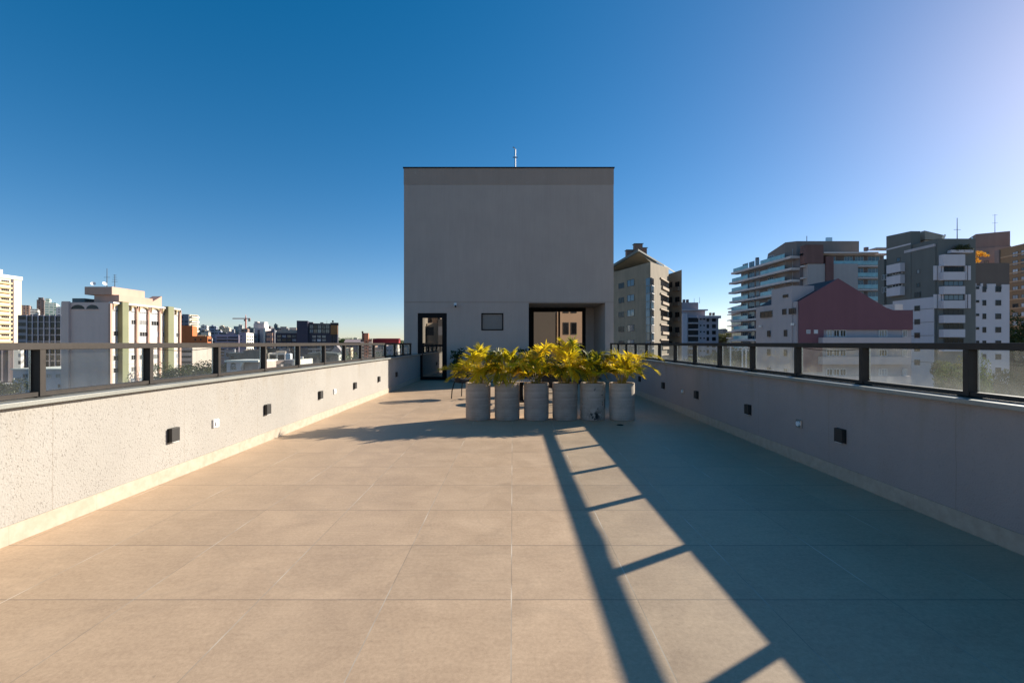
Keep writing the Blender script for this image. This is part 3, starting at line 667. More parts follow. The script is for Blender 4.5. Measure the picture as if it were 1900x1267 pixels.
# ---- left: white apartment slab with green and pink pilasters
pk, cream, green = plaster((.62, .52, .49), .06), plaster((.60, .62, .60), .07), plaster((.185, .218, .14), .1)
salmon = plaster((.45, .335, .28), .07)
b = Bld("apartment_block", "white apartment block with green pilasters, arched top floor and a blank pinkish end wall", (113.5, 105), (204.5, 105), 21.2)
zt = b.Z(561); b.body(zt, pk)
b.box("facade_panel", b.L + .002, b.L + .12, .02, b.D - .1, b.g, zt - .3, cream)
b.box("cornice", b.L - .3, b.L + .75, -.05, b.D + .05, zt - .28, zt + .12, cream)
for a, c in ((227.5, 239), (312.5, 323)):
    b.box("pilaster", b.L + .1, b.L + 1.25, b.T(a, b.L + 1.25), b.T(c, b.L + 1.25), b.g, zt + .35, green)
for a in (204.8, 253.7, 275.4, 296, 333.5):
    t = b.T(a, b.L + .3); b.box("pilaster", b.L + .1, b.L + .55, t - .28, t + .28, b.g, zt - .29, salmon)
bays = [(206.5, 223), (240, 252), (255.5, 273.5), (277.5, 294), (298, 311), (324, 332)]
for a, c in bays:                                            # arches under the cornice
    t0, t1 = b.T(a, b.L), b.T(c, b.L); z0, z1 = zt - 1.9, zt - .3; mb = MB()
    pts = [(t0, z1), (t0, z0 + .3)] + [(t0 + (t1 - t0) * (.5 - .5 * math.cos(math.pi * k / 10)), z0 + .3 + 1.1 * math.sin(math.pi * k / 10)) for k in range(1, 10)] + [(t1, z0 + .3), (t1, z1)]
    for k in range(1, len(pts) - 2):
        q0, q1 = pts[k], pts[k + 1]; mb.prism([(b.L + .1, q0[0]), (b.L + .55, q0[0]), (b.L + .55, q1[0]), (b.L + .1, q1[0])], 0, 1, plaster((.36, .33, .22), .1))
        vv = mb.v[-8:]; mb.v[-8:] = [(v[0], v[1], (q[1] if i < 4 else z1) - b.g) for i, (v, q) in enumerate(zip(vv, (q0, q0, q1, q1) * 2))]
    mb.build("arch", b.o)
    b.win('R', t0 + .3, t1 - .3, z0 - .1, z0 + .45, P['p_mid'], P['fr_white'], 4, off=-.13)
fl = 2.78
for k in range(10):
    z = zt - 3.5 - fl * k
    for i, (a, c) in enumerate(bays):
        t0, t1 = b.T(a, b.L), b.T(c, b.L); n_ = 2 if t1 - t0 > 2.4 else 1; W = (t1 - t0 - .5)
        if (i * 7 + k * 3) % 5 == 0 and n_ == 1: continue
        b.win('R', t0 + .35, t1 - .2, z - 1.25, z, random.choice([P['p_mid'], P['p_dark'], P['p_blind']]), P['fr_white'], 3 if n_ > 1 else 2, off=-.13)
    b.box("floor_line", b.L + .12, b.L + .16, .1, b.D - .2, z - 2.2, z - 2.1, plaster((.5, .44, .38)))
for a, c in ((132, 157), (160, 183)):
    s0, s1 = b.S(a), b.S(c); z0 = b.Z(573.5); mb = MB()
    mb.slab_xz([(s0, z0 - b.g), (s1, z0 - b.g)] + [(s1 - (s1 - s0) * (.5 - .5 * math.cos(math.pi * k / 12)), z0 + .95 * math.sin(math.pi * k / 12) - b.g) for k in range(1, 12)], -.03, .02, P['p_dark'])
    mb.build("arched_window", b.o)
    b.box("sill", s0 - .1, s1 + .1, -.12, .01, z0 - .12, z0, pk)
b.mpx("corner_block", 114, 127, 559, 720, -.5, .004, pk)
b.box("penthouse", b.S(160), b.S(207), 2, 12, zt - .5, b.Z(547, b.L, 2), salmon)
b.box("water_tank_block", b.S(157, 1.5), b.S(207.7, 1.5), 1.5, 11.0, b.Z(547, b.L, 2) + .002, b.Z(532, b.L, 1.5), salmon)
b.box("roof_house", b.S(134, 3), b.S(157, 3), 3, 9, zt - .5, b.Z(553.5, 3, 3), simple("grey_roof", (.12, .15, .15), .6))
MB().prism([(b.L - 3.2, 12.2), (b.L - .8, 12.2), (b.L - .8, 16.5), (b.L - 3.2, 16.5)], zt - .4 - b.g, [zt + .7 - b.g, zt + .7 - b.g, zt + 3.0 - b.g, zt + 3.0 - b.g], salmon).build("stair_house", b.o)
zr = b.Z(532, b.L, 1.5); dish(b, b.S(173, 3), 3, zr, .5, R(40)); dish(b, b.S(194, 3), 3, zr, .5, R(70))
mast(b, b.S(198.5, 5), 5, zr, 4.7, 1); mast(b, b.S(213, 8), 8, zr - .2, 3.9, 4)

# ---- far left: cream balcony tower
b = Bld("balcony_tower", "tall cream balcony tower cut by the left edge of the photo", (-45, 290), (40, 318), 14)
zt = b.Z(516, b.L); b.body(zt, plaster((.62, .56, .45), .06)); yel = plaster((.62, .52, .30), .08); s1 = b.S(19)
b.box("roof_slab", -.5, b.L + .2, -.6, 10, zt - 1.6, zt + .7, plaster((.68, .66, .62)))
b.box("lift_house", b.S(-30), b.S(11), 2, 8, zt + .6, zt + 4, plaster((.68, .66, .62)))
for k in range(20):
    z = zt - 4 - 2.95 * k
    b.box("balcony", .2, s1, -1.5, -.02, z - 1.35, z - .2, yel)
    b.box("stair_window", b.S(20.3), b.S(24.6), -.2, -.01, z - 2.1, z - .5, P['p_dark'])
    if k % 2 == 0: b.win('F', b.S(2), b.S(17), z - .1, z + 1.2, P['p_dark'], P['fr_white'], 4, off=-.02)
b.box("stair_strip", b.S(19.8), b.S(25.2), -.12, -.005, zt - 60, zt - 1.7, simple("dark_purple", (.05, .04, .05), .7))

# ---- glass office behind, white house block in front of it
b = Bld("office_block", "dark glass office block with pale mullion grid on the left", (33, 225), (118, 225), 25)
zt = b.Z(584.5); b.body(zt, plaster((.27, .28, .31), .06), parapet=.3); s0 = b.S(50)
for k in range(9):
    z = zt - .5 - 3.1 * k
    for i in range(8):
        if i < 2: a, c = b.S(34 + 8 * i), b.S(41.5 + 8 * i); m_ = P['p_dark']; z1 = z - 1.7
        else: a, c = b.S(51.5 + 10.6 * (i - 2)), b.S(61 + 10.6 * (i - 2)); m_ = P['p_dark']; z1 = z - 2.55
        b.win('F', a, c, z1, z, m_, P['fr_dark'], 2, off=-.02)
for i in range(7): b.box("mullion", b.S(50.0 + 10.6 * i), b.S(51.3 + 10.6 * i), -.45, -.03, b.g, zt, plaster((.46, .48, .54), .05))
b = Bld("low_white_block", "plain white low block with a few small windows behind the left railing", (24, 122), (116, 122), 13)
zt = b.Z(686); wb = plaster((.50, .52, .57), .06); b.body(zt, wb); b.box("roof_edge", -.3, b.L + .3, -.4, 13, zt + .004, zt + .3, plaster((.72, .70, .66)))
b.winpx('F', [(42, 53), (86, 95), (103, 113)], [(693, 701)], [P['p_mid'], P['p_dark']], P['fr_white'], 2, -.01, True)
b.winpx('F', [(47, 54), (107, 113)], [(712, 720)], [P['p_dark']], P['fr_white'], 2, -.01, True)
for py in (702, 721): b.mpx("floor_line", 24.5, 115, py, py + .6, -.05, -.002, plaster((.38, .39, .44)))
b = Bld("parking_block", "dull grey blank block below the cream tower at the far left", (-60, 128), Bld.fit(-60, 128, 24.5, 25.5, 12), 12)
b.body(b.Z(640), plaster((.20, .19, .205), .1)); 
for k in range(6): b.mpx("pier", -50 + 13 * k, -46.5 + 13 * k, 645, 708, -.4, -.01, plaster((.26, .25, .27)))
b.mpx("pergola", -20, 24, 712, 714, -3, -.5, P['fr_white'])
for q in (1, 9, 16): b.mpx("pergola_post", q, q + 1.6, 712, 727, -3.2, -3.01, P['fr_white'])

# ---- distant towers at the left
def tower(name, label, px0, px1, pyt, Y, D, wall, glass=(.03, .035, .045), fx=3.0, fz=3.0, wx=.55, wz=.5, extra=None, group=None, cat='building'):
    xe = px1 + (px1 - px0) * .3
    b = Bld(name, label, (px0, Y), Bld.fit(px0, Y, px1, xe, D) if px1 < 900 else (px1, Y), D, cat, group, ground=min(GR, hill_z(WX(px0, Y), Y)) - 1)
    zt = b.Z(pyt); m = m_facade(wall, glass, fx, fz, wx, wz); b.body(zt, m, parapet=.6 if Y < 300 else 0)
    if extra:
        for e in extra: b.mpx(e[0], e[1], e[2], e[3], pyt + .2, D * .2, D * .7, m if len(e) < 5 else e[4])
    return b
far = "high-rises on the far skyline"
tower("far_tower", "reddish brown far tower with pale balconies beside the cream tower", 40, 55, 566, 620, 30, (.42, .27, .2), wz=.6, group=far)
tower("far_tower", "low white far block in front of the teal tower", 56, 70, 573, 560, 25, (.7, .68, .62), wx=.9, wz=.4, group=far)
tower("far_tower", "dark brown far slab with a rooftop block, left of the teal tower", 68, 82, 556, 640, 14, (.22, .17, .15), group=far, extra=[("roof_house", 71, 80, 552)])
tower("far_tower", "teal glass far tower with white balcony bands above the office block", 83, 104, 561, 600, 40, (.62, .64, .56), (.08, .22, .17), 4, 3, .8, .5, group=far, extra=[("roof_house", 84, 92, 553.5)])
tower("far_tower", "plain blue-grey far slab just left of the blank pinkish wall", 104, 116, 569, 560, 30, (.3, .33, .38), wz=.3, group=far)

# ---- left middle distance
ora = plaster((.40, .145, .055), .1)
tower("grey_tower", "dark grey apartment tower with white corner balconies right of the white block", 329, 350, 584.5, 345, 30, (.2, .21, .24), wx=.7, extra=[("roof_house", 338, 350, 583)])
b = Bld("terrace_tower", "pale yellow stepped tower with planted balconies behind the orange building", (350.5, 330), (352, 330), 9); zt = b.Z(583.5); b.body(zt, plaster((.62, .58, .46)))
for k in range(7): b.box("balcony", b.L, b.L + 1.2, .5, 8.5, zt - 2.2 - 3.3 * k, zt - 1.1 - 3.3 * k, plaster((.7, .66, .55))); b.box("balcony_opening", b.L, b.L + .3, 1, 8, zt - 1.05 - 3.3 * k, zt - .4 - 3.3 * k, P['p_dark'])
b = Bld("orange_building", "stepped burnt orange building right of the white apartment block", (335, 180), Bld.fit(335, 180, 385, 392, 14), 14)
b.body(b.Z(623.5), ora); b.body(b.Z(604), ora, "upper_block", 0, b.S(357), .003, 13.9, b.Z(623.5) - 1)
b.winpx('F', [(361, 364), (371, 374)], [(628, 632)], [P['p_dark']], P['fr_dark'], 1, -.01)
for k in range(4): b.win('R', 1.5 + 3 * k, 3.6 + 3 * k, b.Z(634, b.L), b.Z(628.5, b.L), P['p_dark'], P['fr_dark'], 2, -.01)
for k in range(5): b.mpx("roof_vent", 365 + 3.6 * k, 367.4 + 3.6 * k, 621.8, 624, 1 + .1 * k, 2.5, plaster((.75, .62, .4)))
b = Bld("ribbon_window_block", "grey low block with ribbon windows below the orange building", (330, 150), (357, 150), 12); b.body(b.Z(645), plaster((.42, .42, .39)))
b.winpx('F', [(332, 355)], [(650, 654), (660, 664), (670, 674)], P['p_dark'], P['fr_dark'], 6, -.01)
b = Bld("purple_office", "mauve grey office building with horizontal balcony bands behind the left railing", (399, 240), Bld.fit(399, 240, 443, 444, 18), 18); b.body(b.Z(621), plaster((.30, .29, .38), .06))
for k in range(7):
    b.mpx("ribbon_window", 402, 421, 625 + 5.6 * k, 627.3 + 5.6 * k, -.06, .02, P['p_dark']); b.mpx("ribbon_window", 422.5, 441, 625 + 5.6 * k, 627.3 + 5.6 * k, -.06, .02, P['p_dark'])
    b.mpx("balcony", 400.5, 442, 627.6 + 5.6 * k, 629.4 + 5.6 * k, -1.0, -.02, plaster((.38, .37, .46), .05))
MB().slab_xz([(b.S(417), b.Z(621) - b.g), (b.S(440), b.Z(621) - b.g), (b.S(431), b.Z(614.5) - b.g), (b.S(426), b.Z(614.5) - b.g)], 1, 8, plaster((.24, .24, .3))).build("roof", b.o)
b = Bld("mauve_slab", "plain mauve slab with a sunlit white balcony side", (444, 236), Bld.fit(444, 236, 456.5, 470, 14), 14); b.body(b.Z(617), plaster((.32, .30, .38)))
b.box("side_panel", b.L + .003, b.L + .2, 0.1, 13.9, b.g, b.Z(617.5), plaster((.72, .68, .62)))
for k in range(7):
    for j in range(3): b.win('R', 1.2 + 4.2 * j, 3.8 + 4.2 * j, b.Z(626 + 6 * k, b.L), b.Z(622.5 + 6 * k, b.L), P['p_dark'], P['fr_white'], 2, -.21)
b.winpx('F', [(446.5, 448.5)], rows(623, 6, 2.2, 4), P['p_dark'], P['fr_dark'], 1, -.01)
b = Bld("white_high_rise", "white and grey high-rise with vertical strips in the middle of the left skyline", (472, 300), Bld.fit(472, 300, 492, 503, 18), 18); zt = b.Z(609); b.body(zt, plaster((.42, .42, .44), .06))
for k in range(11):
    b.winpx('F', [(478, 482)], [(613 + 3.6 * k, 615.5 + 3.6 * k)], P['p_dark'], P['fr_dark'], 2, -.01)
    for j in range(4): b.win('R', 1.5 + 4.2 * j, 3.6 + 4.2 * j, zt - 3 - 3 * k, zt - 1.4 - 3 * k, P['p_dark'], P['fr_white'], 2, -.01)
b.mpx("white_fin", 489, 492.2, 608, 660, -.6, -.003, plaster((.72, .7, .68))); b.mpx("roof_house", 470.5, 490, 600.5, 609.5, 6, 20, plaster((.5, .5, .5)))
b.mpx("water_tank", 472, 478, 596.5, 600.4, 8, 14, plaster((.45, .45, .46))); b.mpx("stair_house", 482, 491, 597, 600.4, 8, 18, plaster((.7, .68, .66)))
tower("slate_tower", "narrow dark slate tower with a white stripe next to the white high-rise", 503, 509.5, 610, 290, 40, (.15, .15, .17), wx=.5, wz=.45)
sla = plaster((.055, .06, .085), .08)
b = Bld("navy_annex", "wide dark slate annex with bright windows left of the navy block", (511, 205), Bld.fit(511, 205, 552, 553, 20), 20); b.body(b.Z(618), sla)
for k in range(5):
    for j in range(4): b.winpx('F', [(514 + 9.4 * j, 521.5 + 9.4 * j)], [(621.5 + 7 * k, 626.5 + 7 * k)], [P['p_mid'], P['p_sky'], P['p_blind']], P['fr_dark'], 3, -.01)
b.mpx("roof_house", 513, 551, 612, 618, 6, 16, plaster((.36, .35, .30))); b.mpx("roof_house", 521, 532, 606, 612, 7, 14, plaster((.3, .31, .3))); b.mpx("roof_house", 537, 550, 607.5, 612, 7, 14, plaster((.55, .52, .45)))
b = Bld("navy_block", "navy building with a reflective glass centre and brown timber corner", (551, 188), Bld.fit(551, 188, 626.5, 628, 20), 20); zt = b.Z(599.5); b.body(zt, sla)
b.mpx("stair_tower", 550.5, 571, 595, 700, -1.0, 8, plaster((.06, .065, .10), .08))
b.box("timber_panel", b.S(613.5), b.L + .01, -.6, 4, b.Z(620), b.Z(602.5), plaster((.26, .15, .065), .15)); b.box("corner_roof", b.S(613), b.L + .3, -.8, 6, b.Z(602.4), b.Z(598), plaster((.05, .05, .055)))
for j in range(5): b.winpx('F', [(574.5 + 7.4 * j, 581.6 + 7.4 * j)], [(602.5, 610), (610.6, 618)], [P['p_sky'], P['p_mid'], P['p_sky']], P['fr_dark'], 2, -.02)
for k in range(6):
    for j in range(3): b.winpx('F', [(579 + 9.2 * j, 586.5 + 9.2 * j)], [(622 + 6.8 * k, 627 + 6.8 * k)], [P['p_mid'], P['p_blind'], P['p_sky']], P['fr_dark'], 2, -.02)
    b.winpx('F', [(615, 618), (620, 622.5)], [(621.5 + 9 * k, 629 + 9 * k)], [P['p_blind'], P['p_dark']], P['fr_dark'], 1, -.02)
    if k > 1: b.mpx("slab", 571.5, 613, 633.5 + 6.8 * k - 6.8, 635 + 6.8 * k - 6.8, -.9, -.1, plaster((.5, .5, .55)))
mast(b, b.S(606.5, 5), 5, zt - .4, 1.9); b.mpx("chimney", 616, 619, 594.5, 598, 1, 2, sla); b.mpx("roof_plant", 573, 581, 597.5, 599.6, 4, 7, plaster((.2, .2, .2))); b.mpx("roof_plant", 594, 600, 598, 599.6, 4, 6, plaster((.2, .2, .2)))
b = Bld("brick_tower", "slim salmon tower with white balconies both sides and a stepped roof", (668, 165), Bld.fit(668, 165, 691, 692.5, 12), 12); zt = b.Z(629)
sal2 = plaster((.46, .22, .14), .08); b.body(zt, plaster((.16, .14, .13)), s0=b.S(669), s1=b.S(690)); b.mpx("centre_shaft", 676, 683.5, 618, 700, -.8, 6, sal2); b.mpx("water_tank", 671.5, 683, 618, 629.2, 1, 7, plaster((.17, .12, .10))); b.mpx("chimney", 671, 674, 614.5, 618, 2, 4, plaster((.09, .09, .09)))
for k in range(8):
    b.mpx("balcony", 668.5, 675.4, 634 + 6 * k, 636.5 + 6 * k, -1.2, -.05, plaster((.6, .56, .5))); b.mpx("balcony", 684, 690.5, 634 + 6 * k, 636.5 + 6 * k, -1.2, -.05, plaster((.6, .56, .5)))
    b.winpx('F', [(678.6, 680.6)], [(633 + 6 * k, 635.6 + 6 * k)], P['p_dark'], P['fr_dark'], 1, -.82)
b = Bld("red_roof_hall", "long hall with a dark red roof near the tower's left edge", (694, 250), Bld.fit(694, 250, 738, 741, 20), 20); b.body(b.Z(636.5), plaster((.6, .57, .52)), parapet=0)
MB().prism([(-.5, -.6), (b.L + .5, -.6), (b.L + .5, 20), (-.5, 20)], b.Z(637) - b.g, [b.Z(637) - b.g + .3] * 2 + [b.Z(627) - b.g] * 2, plaster((.25, .028, .035), .1)).build("roof", b.o)
MB().prism([(-.5, -.7), (b.L + .5, -.7), (b.L + .5, -.603), (-.5, -.603)], b.Z(636.6) - b.g, b.Z(628) - b.g, plaster((.25, .028, .035), .1)).build("fascia", b.o)
b.winpx('F', [(697 + 6 * k, 700.5 + 6 * k) for k in range(6)], [(641, 646), (650, 655)], P['p_dark'], P['fr_white'], 2, -.01)
b = Bld("long_grey_roof", "low building with a long grey roof left of the salmon tower", (640, 210), Bld.fit(640, 210, 672, 675, 18), 18); b.body(b.Z(636), plaster((.3, .2, .16)), parapet=0); MB().prism([(-.4, -.8), (b.L + .3, -.8), (b.L + .3, 9), (-.4, 9)], b.Z(635.6) - b.g, [b.Z(635) - b.g] * 2 + [b.Z(629.5) - b.g] * 2, plaster((.26, .24, .26))).build("roof", b.o)
b.winpx('F', [(643 + 7 * k, 647 + 7 * k) for k in range(4)], [(640, 645), (650, 655)], P['p_dark'], P['fr_white'], 2, -.01)

# ---- low buildings seen through the left railing
b = Bld("blank_hall", "blank taupe wall building seen through the left glass above the sign building", (424, 118), Bld.fit(424, 118, 492, 494, 14), 14); tp = plaster((.23, .20, .175), .06)
b.body(b.Z(655), tp, s1=b.S(452)); b.body(b.Z(650), tp, "main_wall", b.S(452) + .002, b.L, -.4, 13.9); b.box("coping", -.1, b.S(452), -.15, .3, b.Z(655) + .003, b.Z(653.8), plaster((.7, .68, .64)))
b.winpx('F', [(428, 434)], [(660, 664)], P['p_dark'], P['fr_dark'], 2, -.01)
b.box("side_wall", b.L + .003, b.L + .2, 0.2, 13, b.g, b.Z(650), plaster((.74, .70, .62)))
b = Bld("sign_building", "small white shop building with a dark fan emblem and lettering on its end wall", (420.5, 82), (447, 82), 6); zt = b.Z(671.5)
wsh = plaster((.48, .50, .55), .05); b.body(zt, wsh, parapet=0); b.box("roof", -.25, b.L + 3.2, -.3, 6.5, zt + .004, zt + .28, plaster((.72, .71, .69)))
b.box("shutter_wall", b.L + .4, b.L + 2.9, .6, 5.5, b.g, zt - .003, plaster((.22, .22, .23))); b.box("corner_pillar", b.L + 2.92, b.L + 3.4, .2, 5.5, b.g, zt - .003, plaster((.55, .46, .43)))
MB().slab_xz([(b.L + .01, zt - b.g - 1.0), (b.L + .55, zt - b.g - .02), (b.L + .01, zt - b.g - .02)], -.2, .4, plaster((.74, .73, .72))).build("bracket", b.o)
ink = simple("sign_ink", (.02, .05, .05), .6); cx, cz = b.S(433), b.Z(677.2) - b.g
em = MB()
for k in range(5):
    a0 = math.pi * (k + .06) / 5; a1 = math.pi * (k + .94) / 5
    em.slab_xz([(cx + .12 * math.cos(a0), cz + .08 * math.sin(a0)), (cx + .46 * math.cos(a0), cz + .36 * math.sin(a0)), (cx + .47 * math.cos((a0 + a1) / 2), cz + .42 * math.sin((a0 + a1) / 2)), (cx + .46 * math.cos(a1), cz + .36 * math.sin(a1)), (cx + .12 * math.cos(a1), cz + .08 * math.sin(a1))], -.03, -.002, ink)
em.build("sign_emblem", b.o); rr = random.Random(3)
for k, (py, wd) in enumerate(((680.8, 5.2), (683.6, 5.2), (686.4, 5.6))):
    lm = MB(); x = b.S(433 - wd); xe = b.S(433 + wd)
    while x < xe - .04:
        q = rr.uniform(.05, .1); h_ = rr.choice((.17, .17, .24)); lm.box(x, min(x + q, xe), -.025, -.002, b.Z(py) - b.g, b.Z(py) - b.g + h_, ink); x += q + .025
    lm.build("sign_lettering", b.o)
b = Bld("canopy_building", "pinkish slanted canopy building seen through the left glass", (484, 90), (521, 90), 9); zc = b.Z(669); b.body(b.Z(676), plaster((.2, .2, .21)), parapet=0)
MB().slab_xz([(0, b.Z(676.5) - b.g), (b.S(513), b.Z(675.5) - b.g), (b.S(519), zc - b.g), (0, b.Z(669.3) - b.g)], -1.2, 2.5, plaster((.33, .29, .28), .06)).build("canopy", b.o)
b.box("ledge", 0, b.S(511), -1.3, -.1, b.Z(684), b.Z(682), plaster((.7, .69, .67)))
b = Bld("grey_annex", "grey metal clad annex with a skylight strip beside the canopy building", (519.5, 92), (543, 92), 9); b.body(b.Z(668), plaster((.27, .29, .32), .05), parapet=0); b.mpx("window_strip", 523, 541, 675.5, 680, -.1, .02, P['p_dark'])
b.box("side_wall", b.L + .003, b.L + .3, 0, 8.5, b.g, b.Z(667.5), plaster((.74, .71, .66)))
b = Bld("glazed_hall", "building with two big dark shop windows behind the canopy", (497, 125), Bld.fit(497, 125, 529, 531, 10), 10); b.body(b.Z(655.5), plaster((.55, .56, .57)), parapet=0)
b.winpx('F', [(499.5, 513), (515, 528)], [(657.5, 668)], P['p_dark'], P['fr_white'], 1, -.02, True); b.mpx("roof_wall", 512, 530, 652, 655.4, 1, 6, plaster((.66, .56, .46)))
b = Bld("water_tank", "white rounded rooftop water tank seen through the left glass", (528.3, 119), (538.8, 119), 1.6, 'water tank')
MB().box(0, b.L, 0, 1.4, b.Z(668) - b.g, b.Z(655.6) - b.g, M['white']).build("tank", b.o, bevel=.3); MB().box(.3, b.L - .3, .2, 1.2, 0, b.Z(668) - b.g - .003, plaster((.4, .4, .4))).build("stand", b.o)
b = Bld("white_house", "small white house right of the tank in the gap between railing posts", (554, 100), Bld.fit(554, 100, 562, 563.5, 6), 6); b.body(b.Z(662.5), plaster((.66, .65, .63))); b.winpx('F', [(558, 560.5)], [(666, 669)], P['p_dark'], P['fr_dark'], 1, -.01)
b = Bld("glass_roof_hall", "long green-grey hall with a curved metal roof seen through the left glass", (563, 105), Bld.fit(563, 105, 627, 632, 14), 14); gg = plaster((.115, .13, .125), .1); b.body(b.Z(660), gg, parapet=0)
MB().slab_xz([(-.2, b.Z(660) - b.g + .003), (b.L + .2, b.Z(660) - b.g + .003), (b.L - .2, b.Z(656.5) - b.g), (b.L * .55, b.Z(654) - b.g), (1.2, b.Z(655.5) - b.g)], -.4, 14, plaster((.085, .11, .11), .08)).build("roof", b.o)
for k in range(5): b.winpx('F', [(567 + 12 * k, 576 + 12 * k)], [(663, 672)], P['p_dark'], P['fr_dark'], 3, -.01)
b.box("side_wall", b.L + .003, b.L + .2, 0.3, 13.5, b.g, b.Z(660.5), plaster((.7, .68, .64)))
b = Bld("gabled_white_house", "white gabled house in front of the navy building", (613, 150), Bld.fit(613, 150, 634, 638, 10), 10); zt = b.Z(655); b.body(zt, plaster((.62, .61, .6)), parapet=0)
MB().slab_xz([(-.3, zt - b.g + .003), (b.L + .3, zt - b.g + .003), (b.L * .55, b.Z(641) - b.g)], -.3, 10, plaster((.30, .31, .34))).build("roof", b.o); b.winpx('F', [(616, 618.5), (622, 624.5), (628, 630)], [(658, 662), (668, 672)], P['p_dark'], P['fr_white'], 2, -.01)
b = Bld("salmon_house", "narrow cream house with a salmon stripe left of the salmon tower", (640, 140), Bld.fit(640, 140, 651, 655, 12), 12); b.body(b.Z(645.5), plaster((.62, .56, .42))); b.mpx("stripe", 647.6, 650, 646.5, 690, -.1, -.003, sal2); b.winpx('F', [(648, 649.5)], [(650, 652.5), (662, 664.5)], P['p_dark'], P['fr_dark'], 1, -.11)
b = Bld("pale_warehouse", "pale warehouse with a sloping roof in the glass near the tower", (694, 150), Bld.fit(694, 150, 714, 719, 14), 14); b.body(b.Z(648), plaster((.6, .57, .54)), parapet=0); MB().prism([(-.3, -.4), (b.L + .3, -.4), (b.L + .3, 14), (-.3, 14)], b.Z(648) - b.g + .003, [b.Z(647) - b.g, b.Z(640) - b.g, b.Z(640) - b.g, b.Z(647) - b.g], plaster((.25, .24, .25))).build("roof", b.o)
b = Bld("lavender_house", "lavender grey house with bare walls in the last wide glass gap", (715, 140), Bld.fit(715, 140, 730, 733, 12), 12); b.body(b.Z(642), plaster((.46, .46, .54))); b.winpx('F', [(718, 720.5), (724, 726.5)], [(648, 652), (658, 662)], P['p_dark'], P['fr_white'], 2, -.01)

# ---- tower crane on the skyline
cr = thing("tower_crane", "thin red and white tower crane above the mid left skyline", "crane", (WX(456, 520), 520, 0)); rw = simple("crane_red", (.45, .16, .12), .6); z0 = WZ(592, 520)
mb = MB(); mb.box(-.55, .55, -.55, .55, -10, z0, rw); mb.build("mast", cr); MB().box(-14.5, 1, -.4, .4, z0 + .1, z0 + 1.1, rw).build("jib", cr); MB().box(1.002, 5, -.4, .4, z0 + .1, z0 + 1.0, rw).build("counter_jib", cr)
MB().box(3.2, 4.8, -.8, .8, z0 - 2.6, z0 + .09, M['fr_dark']).build("counterweight", cr); MB().box(-1.6, -.56, -.9, .9, z0 - 2.2, z0 - .3, M['fr_dark']).build("cab", cr); MB().slab_xz([(-.5, z0 + 1.11), (.5, z0 + 1.11), (0, z0 + 5)], -.3, .3, rw).build("tower_head", cr)

# ---- far skyline fill
rs = random.Random(21)
cols = [((.62, .60, .56), "white"), ((.5, .47, .42), "cream"), ((.34, .34, .37), "grey"), ((.22, .2, .2), "dark grey"), ((.45, .28, .2), "brick red"), ((.66, .55, .42), "beige"), ((.16, .2, .2), "slate green"), ((.3, .32, .4), "blue grey")]
def fill(x0, x1, step, ytop, jit, Ymin, Ymax, where, W=(10, 22)):
    px = x0
    while px < x1:
        c, cn = rs.choice(cols); Y = rs.uniform(Ymin, Ymax); wpx = rs.uniform(.7, 1.6) * step; yt = ytop(px) + rs.uniform(-jit, jit)
        k = 1 + rs.uniform(-.1, .1); c = tuple(v * k for v in c)
        ex = [(("roof_house"), px + wpx * .25, px + wpx * rs.uniform(.5, .8), yt - rs.uniform(1, 2.6))] if rs.random() < .8 else None
        b = tower("skyline_block", "small %s block %s" % (cn, where), px, px + wpx, yt, Y, rs.uniform(12, 40), c, fx=rs.choice((2.6, 3.2, 4)), fz=3, wx=rs.uniform(.4, .9), wz=rs.uniform(.35, .55), extra=ex, group="small blocks " + where)
        px += wpx * rs.uniform(.55, 1.0)
fill(364, 545, 9, lambda p: 608 + 3 * math.sin(p * .11), 5, 420, 800, "far off on the left skyline")
fill(366, 520, 12, lambda p: 621 + 3 * math.sin(p * .2), 6, 270, 400, "in front of the left skyline towers")
fill(628, 748, 10, lambda p: 632, 2.5, 500, 900, "on the low horizon by the tower")
fill(330, 750, 13, lambda p: 646 + 4 * math.sin(p * .3), 5, 185, 290, "in the city below the left railing")
fill(-60, 30, 15, lambda p: 652, 6, 180, 260, "behind the dull grey block at the far left")
fill(1333, 1360, 7, lambda p: 616, 5, 600, 900, "on the hill beyond the stepped terraces")
fill(1140, 1500, 18, lambda p: 650, 5, 220, 330, "in the city below the right railing")

# ---- right: olive apartment building with canted corner and gable
ol, olit = plaster((.205, .205, .165), .1), plaster((.42, .385, .31), .1)
def pt(px, Y): return (WX(px, Y), Y)
o = thing("gabled_apartment_building", "olive brown apartment building with a gable, chimneys and a sunlit side right of the tower", "building", (0, 0, GR))
pA, pC, pD, pE, pF, pG = pt(1118, 96), pt(1207, 80), pt(1240.5, 94), pt(1265, 95), (pt(1265, 95)[0] + 3, 108), (pt(1207, 80)[0] + 4, 112)
zc, zd, ze = WZ(486, 80), WZ(499, 94), WZ(500.5, 95); pW = pt(1239.5, 99)
MB().prism([pA, pC, pD, (pD[0] - 1, pD[1] + 12), pG], 0, [zc - GR, zc - GR, zd - GR + .2, zd - GR, zc - GR], plaster((.215, .21, .17), .14, 0.9, .5)).build("wall", o)
MB().prism([pW, pE, pF, (pW[0] + 2, pW[1] + 9)], 0, [WZ(509, 99) - GR, ze - GR, ze - GR, WZ(509, 99) - GR], plaster((.27, .26, .22), .1)).build("wing_wall", o)
ap, gl, gr = (WX(1184, 85), 85, WZ(462, 85) - GR), (WX(1128, 92), 92, WZ(496, 92) - GR), (WX(1232, 92), 92, WZ(491, 92) - GR)
bk = Vector((7, 12, 0)); mb = MB(); rfm = simple("grey_tile_roof", (.13, .15, .145), .7)
